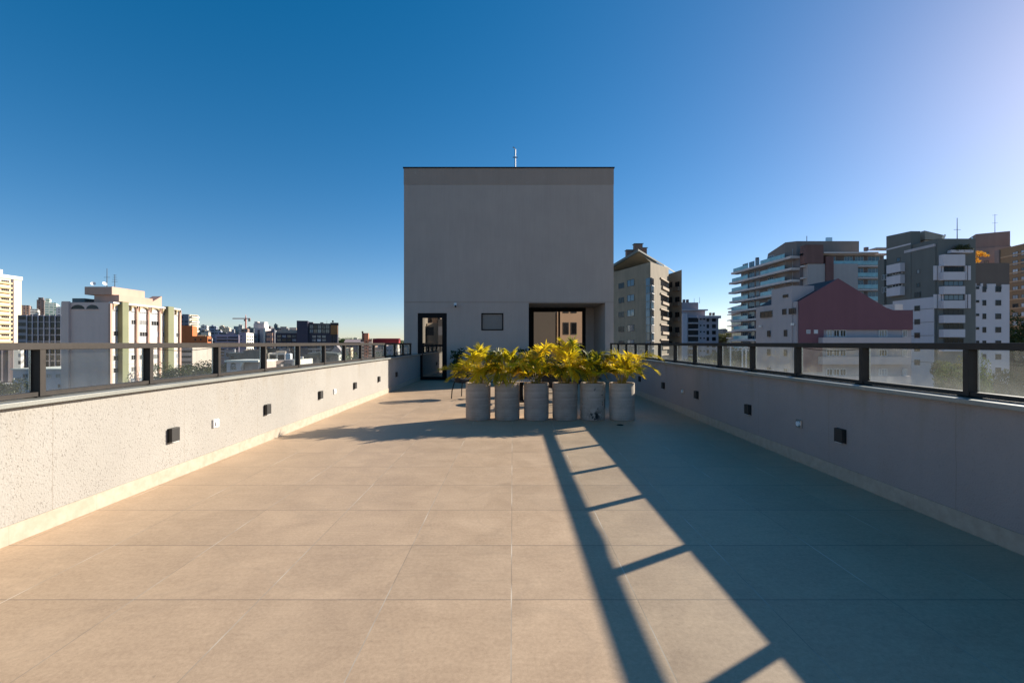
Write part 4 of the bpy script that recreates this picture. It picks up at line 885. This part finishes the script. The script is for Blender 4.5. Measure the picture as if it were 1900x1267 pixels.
def slab(mb, a, c, back, th, m):
    a, c = Vector(a), Vector(c); q = [a, c, c + back, a + back]; d = Vector((0, 0, th)); mb.face([x - d for x in q][::-1], m); mb.face(q, m)
    for i in range(4): j = (i + 1) % 4; mb.face([q[i] - d, q[j] - d, q[j], q[i]], m)
slab(mb, gl, ap, bk, .45, rfm); slab(mb, ap, gr, bk, .3, rfm); mb.build("roof", o)
mb = MB(); ofs = Vector((.35, .6, -.46)); q = [Vector(gl) + ofs, Vector(ap) + ofs, Vector(gr) + ofs]; lowz = zc - GR - .4
mb.face([(q[0].x, q[0].y, lowz), (q[2].x, q[2].y, lowz), tuple(q[2]), tuple(q[1]), tuple(q[0])], ol); mb.build("gable_wall", o)
for px, y0, y1, Y, wd in ((1183.5, 453, 464, 89, .75), (1168, 464.5, 474, 90, .65), (1193, 460.5, 468, 91, .6)):
    ch = MB().box(-wd, wd, -.6, .6, WZ(y1, Y) - GR - 1, WZ(y0 + 1.6, Y) - GR, plaster((.2, .15, .13))).build("chimney", o, loc=(WX(px, Y), Y, 0)); MB().box(-wd - .15, wd + .15, -.75, .75, WZ(y0 + .8, Y) - GR, WZ(y0, Y) - GR, rfm).build("chimney_cap", ch)
class Face:                                                  # a window on any wall line of a free-form building
    def __init__(s, o, p0, p1): s.o, s.p0, s.u = o, Vector(p0), (Vector(p1) - Vector(p0)).normalized(); s.a = math.atan2(s.u.y, s.u.x)
    def S(s, px): k = (px - VX) / F; return (k * s.p0.y - s.p0.x) / (s.u.x - k * s.u.y)
    def Y(s, px): return (s.p0 + s.u * s.S(px)).y
    def box(s, name, px0, px1, py0, py1, m, out=.08, inn=.02, ref=None):
        a, c = s.S(px0), s.S(px1); Yr = s.Y(ref or (px0 + px1) / 2); p = s.p0 + s.u * a
        return MB().box(0, c - a, -out, inn, WZ(py1, Yr) - GR, WZ(py0, Yr) - GR, m).build(name, s.o, loc=(p.x, p.y, 0), rz=s.a)
    def win(s, px0, px1, py0, py1, pane, frame, mull=2, ref=None, parent=None):
        a, c = s.S(px0), s.S(px1); Yr = s.Y(ref or (px0 + px1) / 2); p = s.p0 + s.u * a; W, h = c - a, WZ(py0, Yr) - WZ(py1, Yr)
        f = MB(); e = .07
        for q in ((0, e, 0, h), (W - e, W, 0, h), (e, W - e, h - e, h), (e, W - e, 0, e)): f.box(q[0], q[1], -.06, .02, q[2], q[3], frame)
        for i in range(1, mull): f.box(W * i / mull - .03, W * i / mull + .03, -.05, .02, e, h - e, frame)
        w_ = f.build("window", parent or s.o, loc=(p.x, p.y, WZ(py1, Yr) - GR), rz=s.a); MB().box(e, W - e, -.025, .015, e, h - e, pane).build("pane", w_); return w_
fA, fB, fC = Face(o, pA, pC), Face(o, pC, pD), Face(o, pW, pE)
for k in range(8):
    y = 520 + 27.8 * k
    fA.win(1148, 1158, y + 1, y + 12, P['p_dark'], P['fr_dark'], 2, 1170); fA.win(1164, 1177, y - 1, y + 11.5, P['p_sky'], P['fr_dark'], 2, 1170)
    wn_ = fB.box("side_window", 1226, 1238, y + .5, y + 11.5, P['p_dark'], .06, .02, 1230)
    fB.box("window_hood", 1224.5, 1239, y - 2.2, y + .3, plaster((.36, .33, .265)), .25, 0, 1230); fB.box("planter", 1227.5, 1240, y + 12, y + 17, plaster((.36, .33, .265)), .3, 0, 1230)
    fC.win(1242, 1247.5, y + 2.5, y + 13, P['p_dark'], P['fr_dark'], 2, 1250); fC.win(1253, 1261, y + 4, y + 13.5, P['p_dark'], P['fr_dark'], 2, 1250); fC.box("balcony", 1252, 1262, y + 14, y + 21, plaster((.17, .16, .14)), .5, 0, 1250)
for k in range(14):
    y = 516 + 14.6 * k; fA.box("stair_glazing", 1199.5, 1206.5, y, y + 13.6, P['p_sky'], .12, .02, 1204); fB.box("stair_glazing", 1207.4, 1212, y, y + 13.2, P['p_sky'] if k % 2 else P['p_mid'], .12, .02, 1209); fB.box("slab_edge", 1208, 1212.4, y + 13.3, y + 14.5, P['fr_white'], .2, .01, 1209)

# ---- lilac apartment block beyond
b = Bld("stepped_white_block", "lilac white stepped apartment block right of the olive building", (1264, 208), (1333, 208), 22); wl = plaster((.41, .44, .53), .05); zt = b.Z(587); b.body(zt, wl)
b.box("upper_block", b.S(1264), b.S(1310), 1, 16, zt - .5, b.Z(575), wl); b.box("roof_house", b.S(1265), b.S(1299), 2, 14, b.Z(575) + .003, b.Z(560.5), plaster((.30, .31, .36), .05)); b.box("roof_slab", b.S(1264), b.S(1312), -1, 16, b.Z(576.5) + .006, b.Z(574.2), plaster((.5, .5, .55)))
b.box("terrace_slab", b.S(1294), b.S(1335.5), -1.4, 15, zt - .9, zt + .25, plaster((.48, .48, .54))); b.mpx("column", 1266, 1275.5, 582, 700, -1.6, -.01, plaster((.5, .52, .6), .04))
for k in range(7):
    y = 590 + 11.8 * k; b.winpx('F', [(1311, 1315.8), (1321, 1328)], [(y, y + 7)], [P['p_dark']], P['fr_dark'], 2, -.01); b.winpx('F', [(1298.5, 1301.5), (1305, 1308)], [(y + .5, y + 3.5)], [P['p_dark']], P['fr_dark'], 1, -.01)
    b.mpx("balcony_opening", 1277, 1295.5, y - .5, y + 8, -.1, .01, P['p_dark']); b.mpx("balcony_slab", 1275.8, 1297, y + 8.2, y + 10.6, -1.3, -.02, plaster((.5, .5, .55)))
for px in (1270, 1276.5): b.mpx("chimney", px - 1.6, px + 1.6, 555.5, 562, 3, 4.5, plaster((.15, .14, .15)))
for px in (1319, 1325): b.mpx("roof_vent", px - 1, px + 1.4, 580, 585, 3, 4.5, plaster((.13, .13, .13)))
mast(b, b.S(1288, 4), 4, b.Z(560.5) - .2, 2.3); mast(b, b.S(1298, 4), 4, b.Z(560.5) - .2, 2.8)

# ---- stepped terraces with glass balustrades
o = thing("terraced_condominium", "large grey terraced condominium with slab balconies and teal glass balustrades", "building", (0, 0, GR)); gy = plaster((.15, .15, .165), .08); slm = plaster((.50, .50, .51), .05)
q1, q2, q3 = pt(1375, 188), pt(1484, 153), pt(1640, 153)
MB().prism([q1, q2, q3, (q3[0], 203), (q1[0] + 20, 223)], 0, WZ(475, 153) - GR, gy).build("wall", o)
MB().prism([pt(1425, 172), pt(1457, 158), pt(1478, 156), pt(1594, 156), (pt(1594, 155)[0], 190), (pt(1425, 172)[0] + 16, 203)], 0, [WZ(464, 165) - GR] + [WZ(447.5, 156) - GR] * 5, plaster((.20, .19, .185), .08)).build("roof_house", o)
fL, fR = Face(o, q1, q2), Face(o, q2, q3)
for k in range(9):
    y = 505 + 18 * k; ext = (3, 8, 9, 7, 10, 4, 2, 2, 2)[k]
    fL.box("balcony_slab", 1372 - ext * .8, 1484, y - 1.5, y + 2.0, slm, 3.0, 0, 1380); fL.box("balustrade", 1374 - ext * .5, 1400, y - 8, y - 1.7, P['teal'], 2.7, -2.6, 1380)
    fL.box("balustrade", 1424, 1470, y - 8, y - 1.7, P['teal'], 2.7, -2.6, 1380)
    for c in ((1378, 1388), (1390, 1400), (1403, 1409), (1425, 1436), (1438, 1448), (1451, 1461), (1463, 1471)): fL.win(c[0], c[1], y - 15, y - 2, P['p_sky'], P['fr_white'], 3, 1380)
for k in range(7):
    y = 472 + 21.8 * k
    fR.box("balcony_slab", 1484.5, 1641, y, y + 3.0, slm, 1.8, 0); fR.box("balustrade", 1533, 1634, y + 13.8, y + 21.0, P['teal'], 1.7, -1.6)
    for c in ((1534, 1550), (1566, 1582), (1586, 1602), (1610, 1632)): fR.win(c[0], c[1], y + 3.5, y + 21, P['p_sky'], P['fr_white'], 3)
plain = plaster((.33, .34, .355), .06)
fR.box("blank_wall", 1490, 1521, 492, 640, plain, 2.6, 0); fR.box("blank_wall", 1535, 1581, 492, 640, plain, 2.6, 0); fR.box("brown_shaft", 1484.5, 1517, 457.5, 491.5, plaster((.16, .10, .095)), 2.9, 0); fR.box("brown_shaft", 1521.3, 1534.8, 479, 640, plaster((.15, .09, .09)), 3.1, 0)
fR.box("roof_slab", 1517.5, 1616, 471, 473.6, slm, 3.2, -.1); fR.box("roof_slab", 1600, 1641, 466, 468.5, slm, 2.8, -6)
MB().box(-.5, .5, -.5, .5, WZ(466, 160) - GR, WZ(459, 160) - GR, gy).build("chimney", o, loc=(WX(1607, 160), 160, 0)); MB().box(-.5, .5, -.5, .5, WZ(507, 184) - GR - 2, WZ(478, 184) - GR, gy).build("chimney", o, loc=(WX(1405, 184), 184, 0))
MB().tube([(0, 0, WZ(448, 160) - GR), (0, 0, WZ(438, 160) - GR)], .1, M['fr_dark'], 6).build("antenna", o, loc=(WX(1497, 160), 160, 0)); MB().box(-.9, .9, -.4, .4, WZ(448, 160) - GR, WZ(441, 160) - GR, M['steel']).build("roof_plant", o, loc=(WX(1538, 160), 160, 0))
b = Bld("terraced_block", "smaller dark terraced block peeping out left of the big condominium", (1357, 250), (1376, 232), 16); zt = b.Z(565, b.L); b.body(zt, plaster((.22, .19, .19)))
for k in range(7): b.box("balcony_slab", -1.5 - .5 * k, b.L, -1.6, 4, zt - 1 - 3.1 * k, zt - .55 - 3.1 * k, slm); b.win('F', 1, b.L - .6, zt - 3.4 - 3.1 * k, zt - 1.4 - 3.1 * k, P['p_dark'], P['fr_dark'], 3, -.01)

# ---- maroon gabled building
mar, gw = plaster((.16, .085, .11), .07), plaster((.33, .345, .385), .05)
b = Bld("maroon_gabled_building", "grey building with a big maroon gable wall and dark pitched roof on the right", (1481, 61), (1691, 61), 10.2); zt = b.Z(637.5); ze_ = b.Z(558)
g0 = b.g; z_ = lambda py: b.Z(py) - g0; s_ = b.S
MB().box(0, b.L, .01, b.D, 0, z_(575), gw).build("wall", b.o)
MB().slab_xz([(0, z_(638)), (s_(1526), z_(638)), (s_(1526), z_(612)), (b.L, z_(612)), (b.L, z_(576)), (s_(1655), z_(576)), (s_(1641), z_(571)), (s_(1553), z_(517)), (0, z_(559))], -.25, .005, mar).build("gable_wall", b.o)
MB().prism([(0.02, .3), (s_(1553), .3), (s_(1553), b.D), (0.02, b.D)], z_(575) + .003, [z_(559.5), z_(518), z_(518), z_(559.5)], simple("dark_roof", (.035, .033, .036), .8)).build("roof", b.o)
MB().prism([(s_(1553) + .002, .3), (s_(1641), .3), (s_(1641), b.D), (s_(1553) + .002, b.D)], z_(575) + .003, [z_(518), z_(571), z_(571), z_(518)], simple("dark_roof", (.035, .033, .036), .8)).build("roof", b.o)
MB().box(-.2, .001, .03, b.D, 0, z_(559), gw).build("side_wall", b.o)
t0, t1 = b.T(1474, 0), b.T(1436, 0); b.box("lift_tower", -.35, 2.6, t0, t1, b.g, b.Z(538, 0, t1), gw)
for c, yy in (((1411, 1433), (578, 589)), ((1452, 1459), (573, 584)), ((1464, 1476), (571, 583))): b.winpx('L', [c], [yy], P['p_dark'], P['fr_dark'], 3, 0, True, at=-.36)
b.winpx('L', [(1424, 1428.5), (1455, 1461)], [(614, 625), (648, 659), (681, 690)], P['p_dark'], P['fr_dark'], 2, 0, True, at=-.36); b.winpx('L', [(1453, 1463)], [(547, 552)], P['p_dark'], P['fr_dark'], 2, 0, True, at=-.36)
for px in (1412, 1472): b.box("wall_light", -.7, -.36, b.T(px, -.4) - .1, b.T(px, -.4) + .1, b.Z(605, 0, 3), b.Z(601, 0, 3), M['white'])
b.winpx('F', [(1496, 1503.5), (1510, 1517.5)], [(612, 619)], P['p_blind'], P['fr_white'], 1, -.26, True)
for k in range(3):
    y = 612 + 36 * k
    b.winpx('F', [(1533, 1545), (1546, 1557), (1558, 1569)], [(y + .5, y + 13)], [P['p_mid'], P['p_dark']], P['fr_white'], 2, -.02, True); b.winpx('F', [(1630, 1645), (1674, 1682)], [(y + .5, y + 13)], [P['p_mid'], P['p_blind']], P['fr_white'], 3, -.02, True)
    b.mpx("balcony", 1526.5, 1690, y + 14, y + 28 if k else y + 30, -1.1, -.03, plaster((.42, .42, .46), .05))
b.mpx("lower_maroon_wall", 1481.2, 1526, 638.2, 690, -.2, .004, mar)
b.mpx("skylight_frame", 1660, 1675, 564, 575.8, 3, 6, plaster((.62, .62, .62)))

# ---- green-grey and white apartment tower
gn, gnd, wt = plaster((.13, .15, .15), .08), plaster((.135, .12, .11), .08), plaster((.50, .53, .60), .05)
b = Bld("bay_apartment_tower", "green-grey and white apartment tower with white panel balconies and a rooftop garden", (1733, 94), (1873, 94), 9); sb = b.S; xR = sb(1803)
b.body(b.Z(444.5), gn, "central_bay", 0, xR, -.8, 9); b.body(b.Z(488), gnd, "right_wing", xR + .002, b.L, 0, 9)
MB().slab_xz([(xR + .05, 0)] + [(b.L - .2, 0), (b.L - .2, b.Z(528) - b.g)] + [(sb(px), b.Z(y) - b.g) for px, y in ((1857, 528), (1857, 537), (1846, 537), (1846, 527), (1830, 527), (1830, 537), (1822, 537), (1822, 526), (1818, 526), (1818, 531), (1810, 531), (1810, 526), (1804, 526))], -.2, -.003, wt).build("white_cladding", b.o)
for k in range(8):
    y = 531.5 + 25 * k; b.winpx('F', [(1811, 1817)], [(y, y + 5)], P['p_dark'], P['fr_dark'], 1, -.21, True); b.winpx('F', [(1823, 1829.5), (1847, 1857)], [(y + .5, y + 10.5)], P['p_dark'], P['fr_dark'], 2, -.21, True)
for y0, y1 in ((472, 493), (504.5, 519.5), (531, 545.5), (557.5, 572), (584.5, 599), (611, 625.5), (638, 652)): b.mpx("balcony", 1751, 1791, y0, y1, -1.9, -.82, wt)
for y0, y1 in ((493.5, 504), (521, 530.5), (547, 557), (573.5, 584), (600, 610.5), (627, 637.5)): b.winpx('F', [(1751, 1787)], [(y0, y1)], [P['p_dark'], P['p_sky']], P['fr_dark'], 4, -.82, True)
for y0, y1 in ((493, 519.5), (546, 572)):
    for px0, px1 in ((1733.6, 1738.5), (1741.5, 1745.8), (1748, 1750.8), (1791.5, 1794), (1796.5, 1801.5)): b.mpx("white_stripe", px0, px1, y0, y1, -1.05, -.81, wt)
nz = MB(); cx, cz = sb(1772), b.Z(470) - b.g; rr_ = sb(1790) - sb(1772)
nz.slab_xz([(cx - rr_, cz)] + [(cx + rr_, cz)] + [(cx + rr_ * math.cos(a), cz + 1.55 * math.sin(a)) for a in [math.pi * k / 12 for k in range(1, 12)]], -.86, -.81, gnd); nz.build("arched_opening", b.o)
MB().box(sb(1750), sb(1790), -1.8, -.9, b.Z(472) - b.g + .003, b.Z(467) - b.g, wt).build("planter", b.o)
m = MB(); rnd = random.Random(5)
for k in range(7): leafball(m, M['tree2'], sb(1761 + 4.2 * k), -1.4, b.Z(466 - 2.5 * (k % 3)) - b.g, .6, .6, 90, .16, rnd)
m.build("roof_garden", b.o)
# left return of the tower (its side wall) and the projecting block
tL = b.T(1681, 0); MB().box(-.3, 6, -.5, tL + 2, 0, b.Z(462, 0, 2) - b.g, gn).build("left_wall", b.o); MB().box(-.42, -.303, -.4, tL + 3, 0, b.Z(551, 0, 0) - b.g, wt).build("white_cladding", b.o)
b.winpx('L', [(1697, 1707)], [(542 + 25 * k, 552 + 25 * k) for k in range(6)], P['p_dark'], P['fr_dark'], 2, 0, True, at=-.43, ref=1702); b.winpx('L', [(1701, 1707)], [(500, 508), (525, 533)], P['p_mid'], P['fr_dark'], 1, 0, True, at=-.31)
for k in range(5): b.box("floor_line", -.46, -.42, -.38, tL, b.Z(572 + 25 * k) - .08, b.Z(572 + 25 * k), gnd)
b.box("roof_terrace_wall", -.4, .2, -.4, tL, b.Z(462, 0, 2) + .003, b.Z(457, 0, 2), plaster((.40, .42, .47)))
Xb = WX(1690, 99); sbk = Xb - b.A.x
b.box("projecting_block", sbk, sbk + 2.0, 5.0, 11.5, b.g, WZ(441, 105), gn); MB().prism([(sbk, 5.0), (sbk + 2.0, 5.0), (sbk + 2.0, 11.5), (sbk, 11.5)], WZ(441, 105) - b.g + .003, [WZ(429, 99) - b.g, WZ(430, 99) - b.g, WZ(441, 105) - b.g + .4, WZ(441, 105) - b.g + .4], gn).build("block_roof", b.o)
for k in range(3): y = 487 + 22 * k; b.box("balcony", sbk - 1.0, sbk - .003, b.T(1679, sbk), b.T(1653, sbk), WZ(y + 16, 100), WZ(y, 100), wt); 
b.winpx('L', [(1656, 1674)], [(503.5, 509), (526, 532)], P['p_dark'], P['fr_white'], 3, 0, True, at=sbk - .02); b.winpx('L', [(1664, 1670)], [(478, 486)], P['p_sky'], P['fr_dark'], 2, 0, True, at=sbk - .02)
b.box("white_band", sbk - .05, sbk - .003, 5, 11.5, WZ(459, 102) , WZ(456.5, 102), wt)
b.box("rear_wing", sbk - .4, sbk + 5, 11.6, 13.4, b.g, WZ(484, 108), gn); b.winpx('L', [(1637, 1640), (1642, 1646)], [(510, 520), (533, 543)], P['p_dark'], P['fr_white'], 1, 0, True, at=sbk - .42)
sh = plaster((.40, .40, .37)); b.box("stair_house", sb(1715, 6), sb(1738, 6), 6, 10, b.Z(462, 0, 2) - 1, WZ(446, 100), sh); MB().prism([(sb(1712, 6), 5.5), (sb(1746, 6), 5.5), (sb(1746, 6), 10.5), (sb(1712, 6), 10.5)], WZ(445.5, 100) - b.g, [WZ(429, 100) - b.g, WZ(437, 100) - b.g, WZ(437, 100) - b.g, WZ(429, 100) - b.g], plaster((.30, .30, .27))).build("shed_roof", b.o)
mast(b, sb(1776, 2), 2, b.Z(445) - .5, 5.4, 1); dish(b, sb(1753, 1), 1, b.Z(445), .5, R(200))
# rooftop bougainvillea-like tree
tr = thing("rooftop_tree", "orange leaved small tree on the roof of the right apartment wing", "tree", (WX(1806, 97), 97, WZ(488, 97) - .5)); m = MB(); rnd = random.Random(8)
for dx, dz, r_ in ((0.2, 2.2, .8), (1.0, 2.6, .7), (1.9, 2.4, .6), (2.7, 2.0, .5), (.4, 1.4, .6), (.9, .9, .5), (1.5, 2.1, .5)): leafball(m, M['tree_o'], dx, 0, dz, r_, r_ * .6, 130, .13, rnd)
m.build("crown", tr); MB().tube([(.2, 0, 0), (.4, 0, 1.2), (1.0, 0, 2.2)], [.1, .07, .03], M['bark'], 6).build("trunk", tr)

# ---- tan brick apartment tower at the right edge
tn = plaster((.27, .195, .12), .08); tnp = plaster((.24, .205, .195), .08)
b = Bld("tan_apartment_tower", "tan brick apartment tower with white blinds at the right edge of the photo", (1852, 150), (1975, 128), 14); s0 = 0; zt = b.Z(458, b.S(1875)); b.body(zt, tn)
b.box("concrete_strip", b.S(1848), b.S(1856), -.4, .1, b.g, zt - .2, tnp)
cs = [(1879, 1889), (1895, 1906), (1915, 1930), (1940, 1955)]
for k in range(16): b.winpx('F', cs, [(466 + 16.2 * k, 475 + 16.2 * k)], [P['p_blind'], P['p_blind'], P['p_mid']], P['fr_dark'], 2, -.02, ref=1890)
for k in range(16): b.box("brick_band", b.S(1857), b.L, -.12, -.004, zt - 3.0 - 2.72 * k, zt - 2.6 - 2.72 * k, plaster((.44, .33, .22)))
c = Bld("pinkish_rooftop_block", "pinkish brown concrete building with water tank block behind the orange rooftop tree", (1803, 160), (1876, 155), 12); c.body(c.Z(462), tnp); c.box("water_tank_block", c.S(1811), c.S(1875), .3, 9, c.Z(462) - .5, c.Z(431, c.L * .6), plaster((.22, .18, .17), .1)); c.winpx('F', [(1826, 1834), (1858, 1864)], [(468, 473), (484, 489)], P['p_mid'], P['fr_dark'], 2, -.01)
c.mpx("roof_plant", 1804, 1811, 440, 447, 2, 3, M['steel']); mast(c, c.S(1846, 3), 3, c.Z(431, c.L * .6), 6.6, 2)

# ---- buildings behind the viewer, seen mirrored in the doors of the tower
b = thing("beige_building", "beige building with paired windows mirrored in the tower's sliding door", "building", (6.2, -30, GR)); tan = plaster((.36, .285, .215), .06)
MB().box(0, 3.6, -8, 0, 0, 32, tan).build("wall", b)
for k in range(3):
    for x in (.85, 1.95): w_ = MB().box(x, x + .78, 0.004, .08, 24.2 - 3 * (2 - k) + 1.2, 25.9 - 3 * (2 - k) + 1.2, P['fr_dark']).build("window", b); MB().box(x + .06, x + .72, .081, .09, 24.3 - 3 * (2 - k) + 1.2, 25.8 - 3 * (2 - k) + 1.2, P['p_dark']).build("pane", w_)
b = thing("shade_toned_building", "plain building coloured dark for shade, mirrored in the left half of the sliding door", "building", (.5, -27, GR)); MB().box(0, 5.2, -9, 0, 0, 25.4, plaster((.10, .095, .085), .05)).build("wall", b); MB().box(-.1, 5.25, -9, .1, 25.403, 25.6, P['fr_dark']).build("coping", b)  # shade on this building is put into its dark wall colour
for i, (x, y, w_, h, c, lb) in enumerate(((-15.2, -40, 1.9, 34, (.5, .45, .38), "tall cream tower at the left edge of the door's reflection"), (-13.1, -41, 1.8, 24.3, (.42, .34, .26), "tan block in the middle of the door's reflection"), (-11.1, -39, 1.1, 24.8, (.07, .065, .065), "dark slab at the right of the door's reflection"))):
    b = thing("mirrored_building", lb, "building", (x, y, GR)); MB().box(0, w_, -8, 0, 0, h, m_facade(c, (.03, .03, .035), 2.4, 2.9, .5, .45)).build("wall", b); MB().box(w_ * .2, w_ * .7, -6, -2, h + .003, h + 2, plaster(c)).build("roof_house", b)

# ---- trees seen through the glass and between the blocks
protos = []
def make_tree(mat, h, r, seed):
    rnd = random.Random(seed); t = bpy.data.objects.new("tree", None); COL.objects.link(t); m = MB(); k = MB()
    k.tube([(0, 0, 0), (rnd.uniform(-.1, .1), rnd.uniform(-.1, .1), h * .3), (rnd.uniform(-.2, .2), 0, h * .6)], [.05 * h * .6, .035 * h * .6, .015 * h], M['bark'], 7)
    for _ in range(16):
        a = rnd.uniform(0, 6.28); q = rnd.random() ** .6 * r * .75; z = h * rnd.uniform(.42, .9) - q * .25
        c = (q * math.cos(a), q * math.sin(a), z); k.tube([(0, 0, h * .35), (c[0] * .5, c[1] * .5, (h * .35 + z) / 2 + .1 * h), c], [.02 * h, .012 * h, .004 * h], M['bark'], 5)
        leafball(m, mat, *c, r * rnd.uniform(.28, .45), r * rnd.uniform(.2, .34), 420, h * .016, rnd, .35)
    m.build("crown", t); k.build("trunk", t); return t
protos = [make_tree(M['tree1'], 10, 4.2, 1), make_tree(M['tree2'], 10, 3.6, 2), make_tree(M['tree1'], 10, 5, 3)]
used = [False] * 3; TG = "trees between the buildings"
def tree(px, Y, py_top, kind, label, wide=1.0, z0=GR):
    o = protos[kind] if not used[kind] else copy_tree(protos[kind]); used[kind] = True
    x = WX(px, Y); h = WZ(py_top, Y) - z0; o.location = (x, Y, z0); s = h / 9.6; o.scale = (s * wide, s * wide, s); o.rotation_euler = (0, 0, random.uniform(0, 6.28)); tag(o, label, "tree", TG); return o
for px, Y, py, k, w_, lb in ((340, 112, 676, 0, 1.0, "dark tree against the right end of the white apartment block"), (358, 116, 668, 2, 1.0, "broad dark green tree below the orange building"), (374, 112, 672, 1, 1.0, "olive green tree in the middle of the left glass grove"), (390, 118, 667, 0, 1.0, "dark tree at the right of the left glass grove"),
        (412, 100, 676, 1, .8, "olive tree just left of the shop with the emblem"), (660, 120, 646, 2, .9, "dark tree left of the salmon tower in the glass"), (706, 130, 652, 0, .8, "dark tree beside the pale warehouse"), (738, 125, 648, 1, .9, "olive tree by the last left railing posts"), (12, 95, 697, 1, .8, "round golden green tree at the far left behind the glass"),
        (1262, 118, 655, 1, 1.0, "olive tree behind the first wide glass pane on the right"), (1288, 110, 648, 2, .9, "dark broad tree right of the olive building behind the glass"), (1312, 105, 662, 1, .9, "pale olive bush-like tree in the right glass"), (1340, 120, 646, 0, .9, "dark tall tree under the lilac block"), (1362, 112, 644, 2, .9, "dark dense tree between the white poles"),
        (1382, 116, 643, 0, .9, "dark tree right of the white poles"), (1402, 118, 648, 1, .9, "olive tree beside the grey wall of the maroon building"), (1512, 56, 690, 1, .5, "olive young tree before the maroon wall"), (1758, 72, 650, 1, .42, "olive brown tree before the bay tower"), (1785, 66, 650, 2, .34, "glossy green tree before the bay tower, right one"), (1846, 84, 684, 0, .5, "dark tree at the foot of the right wing"), (1890, 80, 668, 2, .4, "dark tree at the right edge below the tan tower"), (1880, 110, 575, 0, .55, "tall dark tree standing before the tan tower"),
        (632, 420, 626, 0, 2.2, "distant dark tree right of the navy block"), (645, 440, 624.5, 2, 2.2, "distant broad dark tree left of the salmon tower"), (657, 430, 626, 0, 2.2, "distant dark tree beside the salmon tower's left side"), (742, 300, 622, 2, 1.2, "distant tree against the tower's left edge"), (1342, 500, 612, 1, 1.6, "distant brownish tree on the hill right of the lilac block")):
    tree(px, Y, py, k, lb, w_)
for px, Y in ((1355.5, 75), (1377.5, 78), (1384.5, 79)):
    lb = {1355.5: "white pole standing alone behind the right glass", 1377.5: "white pole, left one of a close pair behind the right glass", 1384.5: "white pole, right one of a close pair behind the right glass"}[px]
    t = thing("white_pole", lb, "pole", (WX(px, Y), Y, GR), 0, "white poles in the street trees"); zt = WZ(643 + (px > 1360) * 3, Y) - GR
    MB().tube([(0, 0, 0), (0, 0, zt)], [.16, .12], M['white'], 8).build("shaft", t, True); MB().box(-.5, .5, -.12, .12, zt, zt + .15, M['white']).build("cap", t)
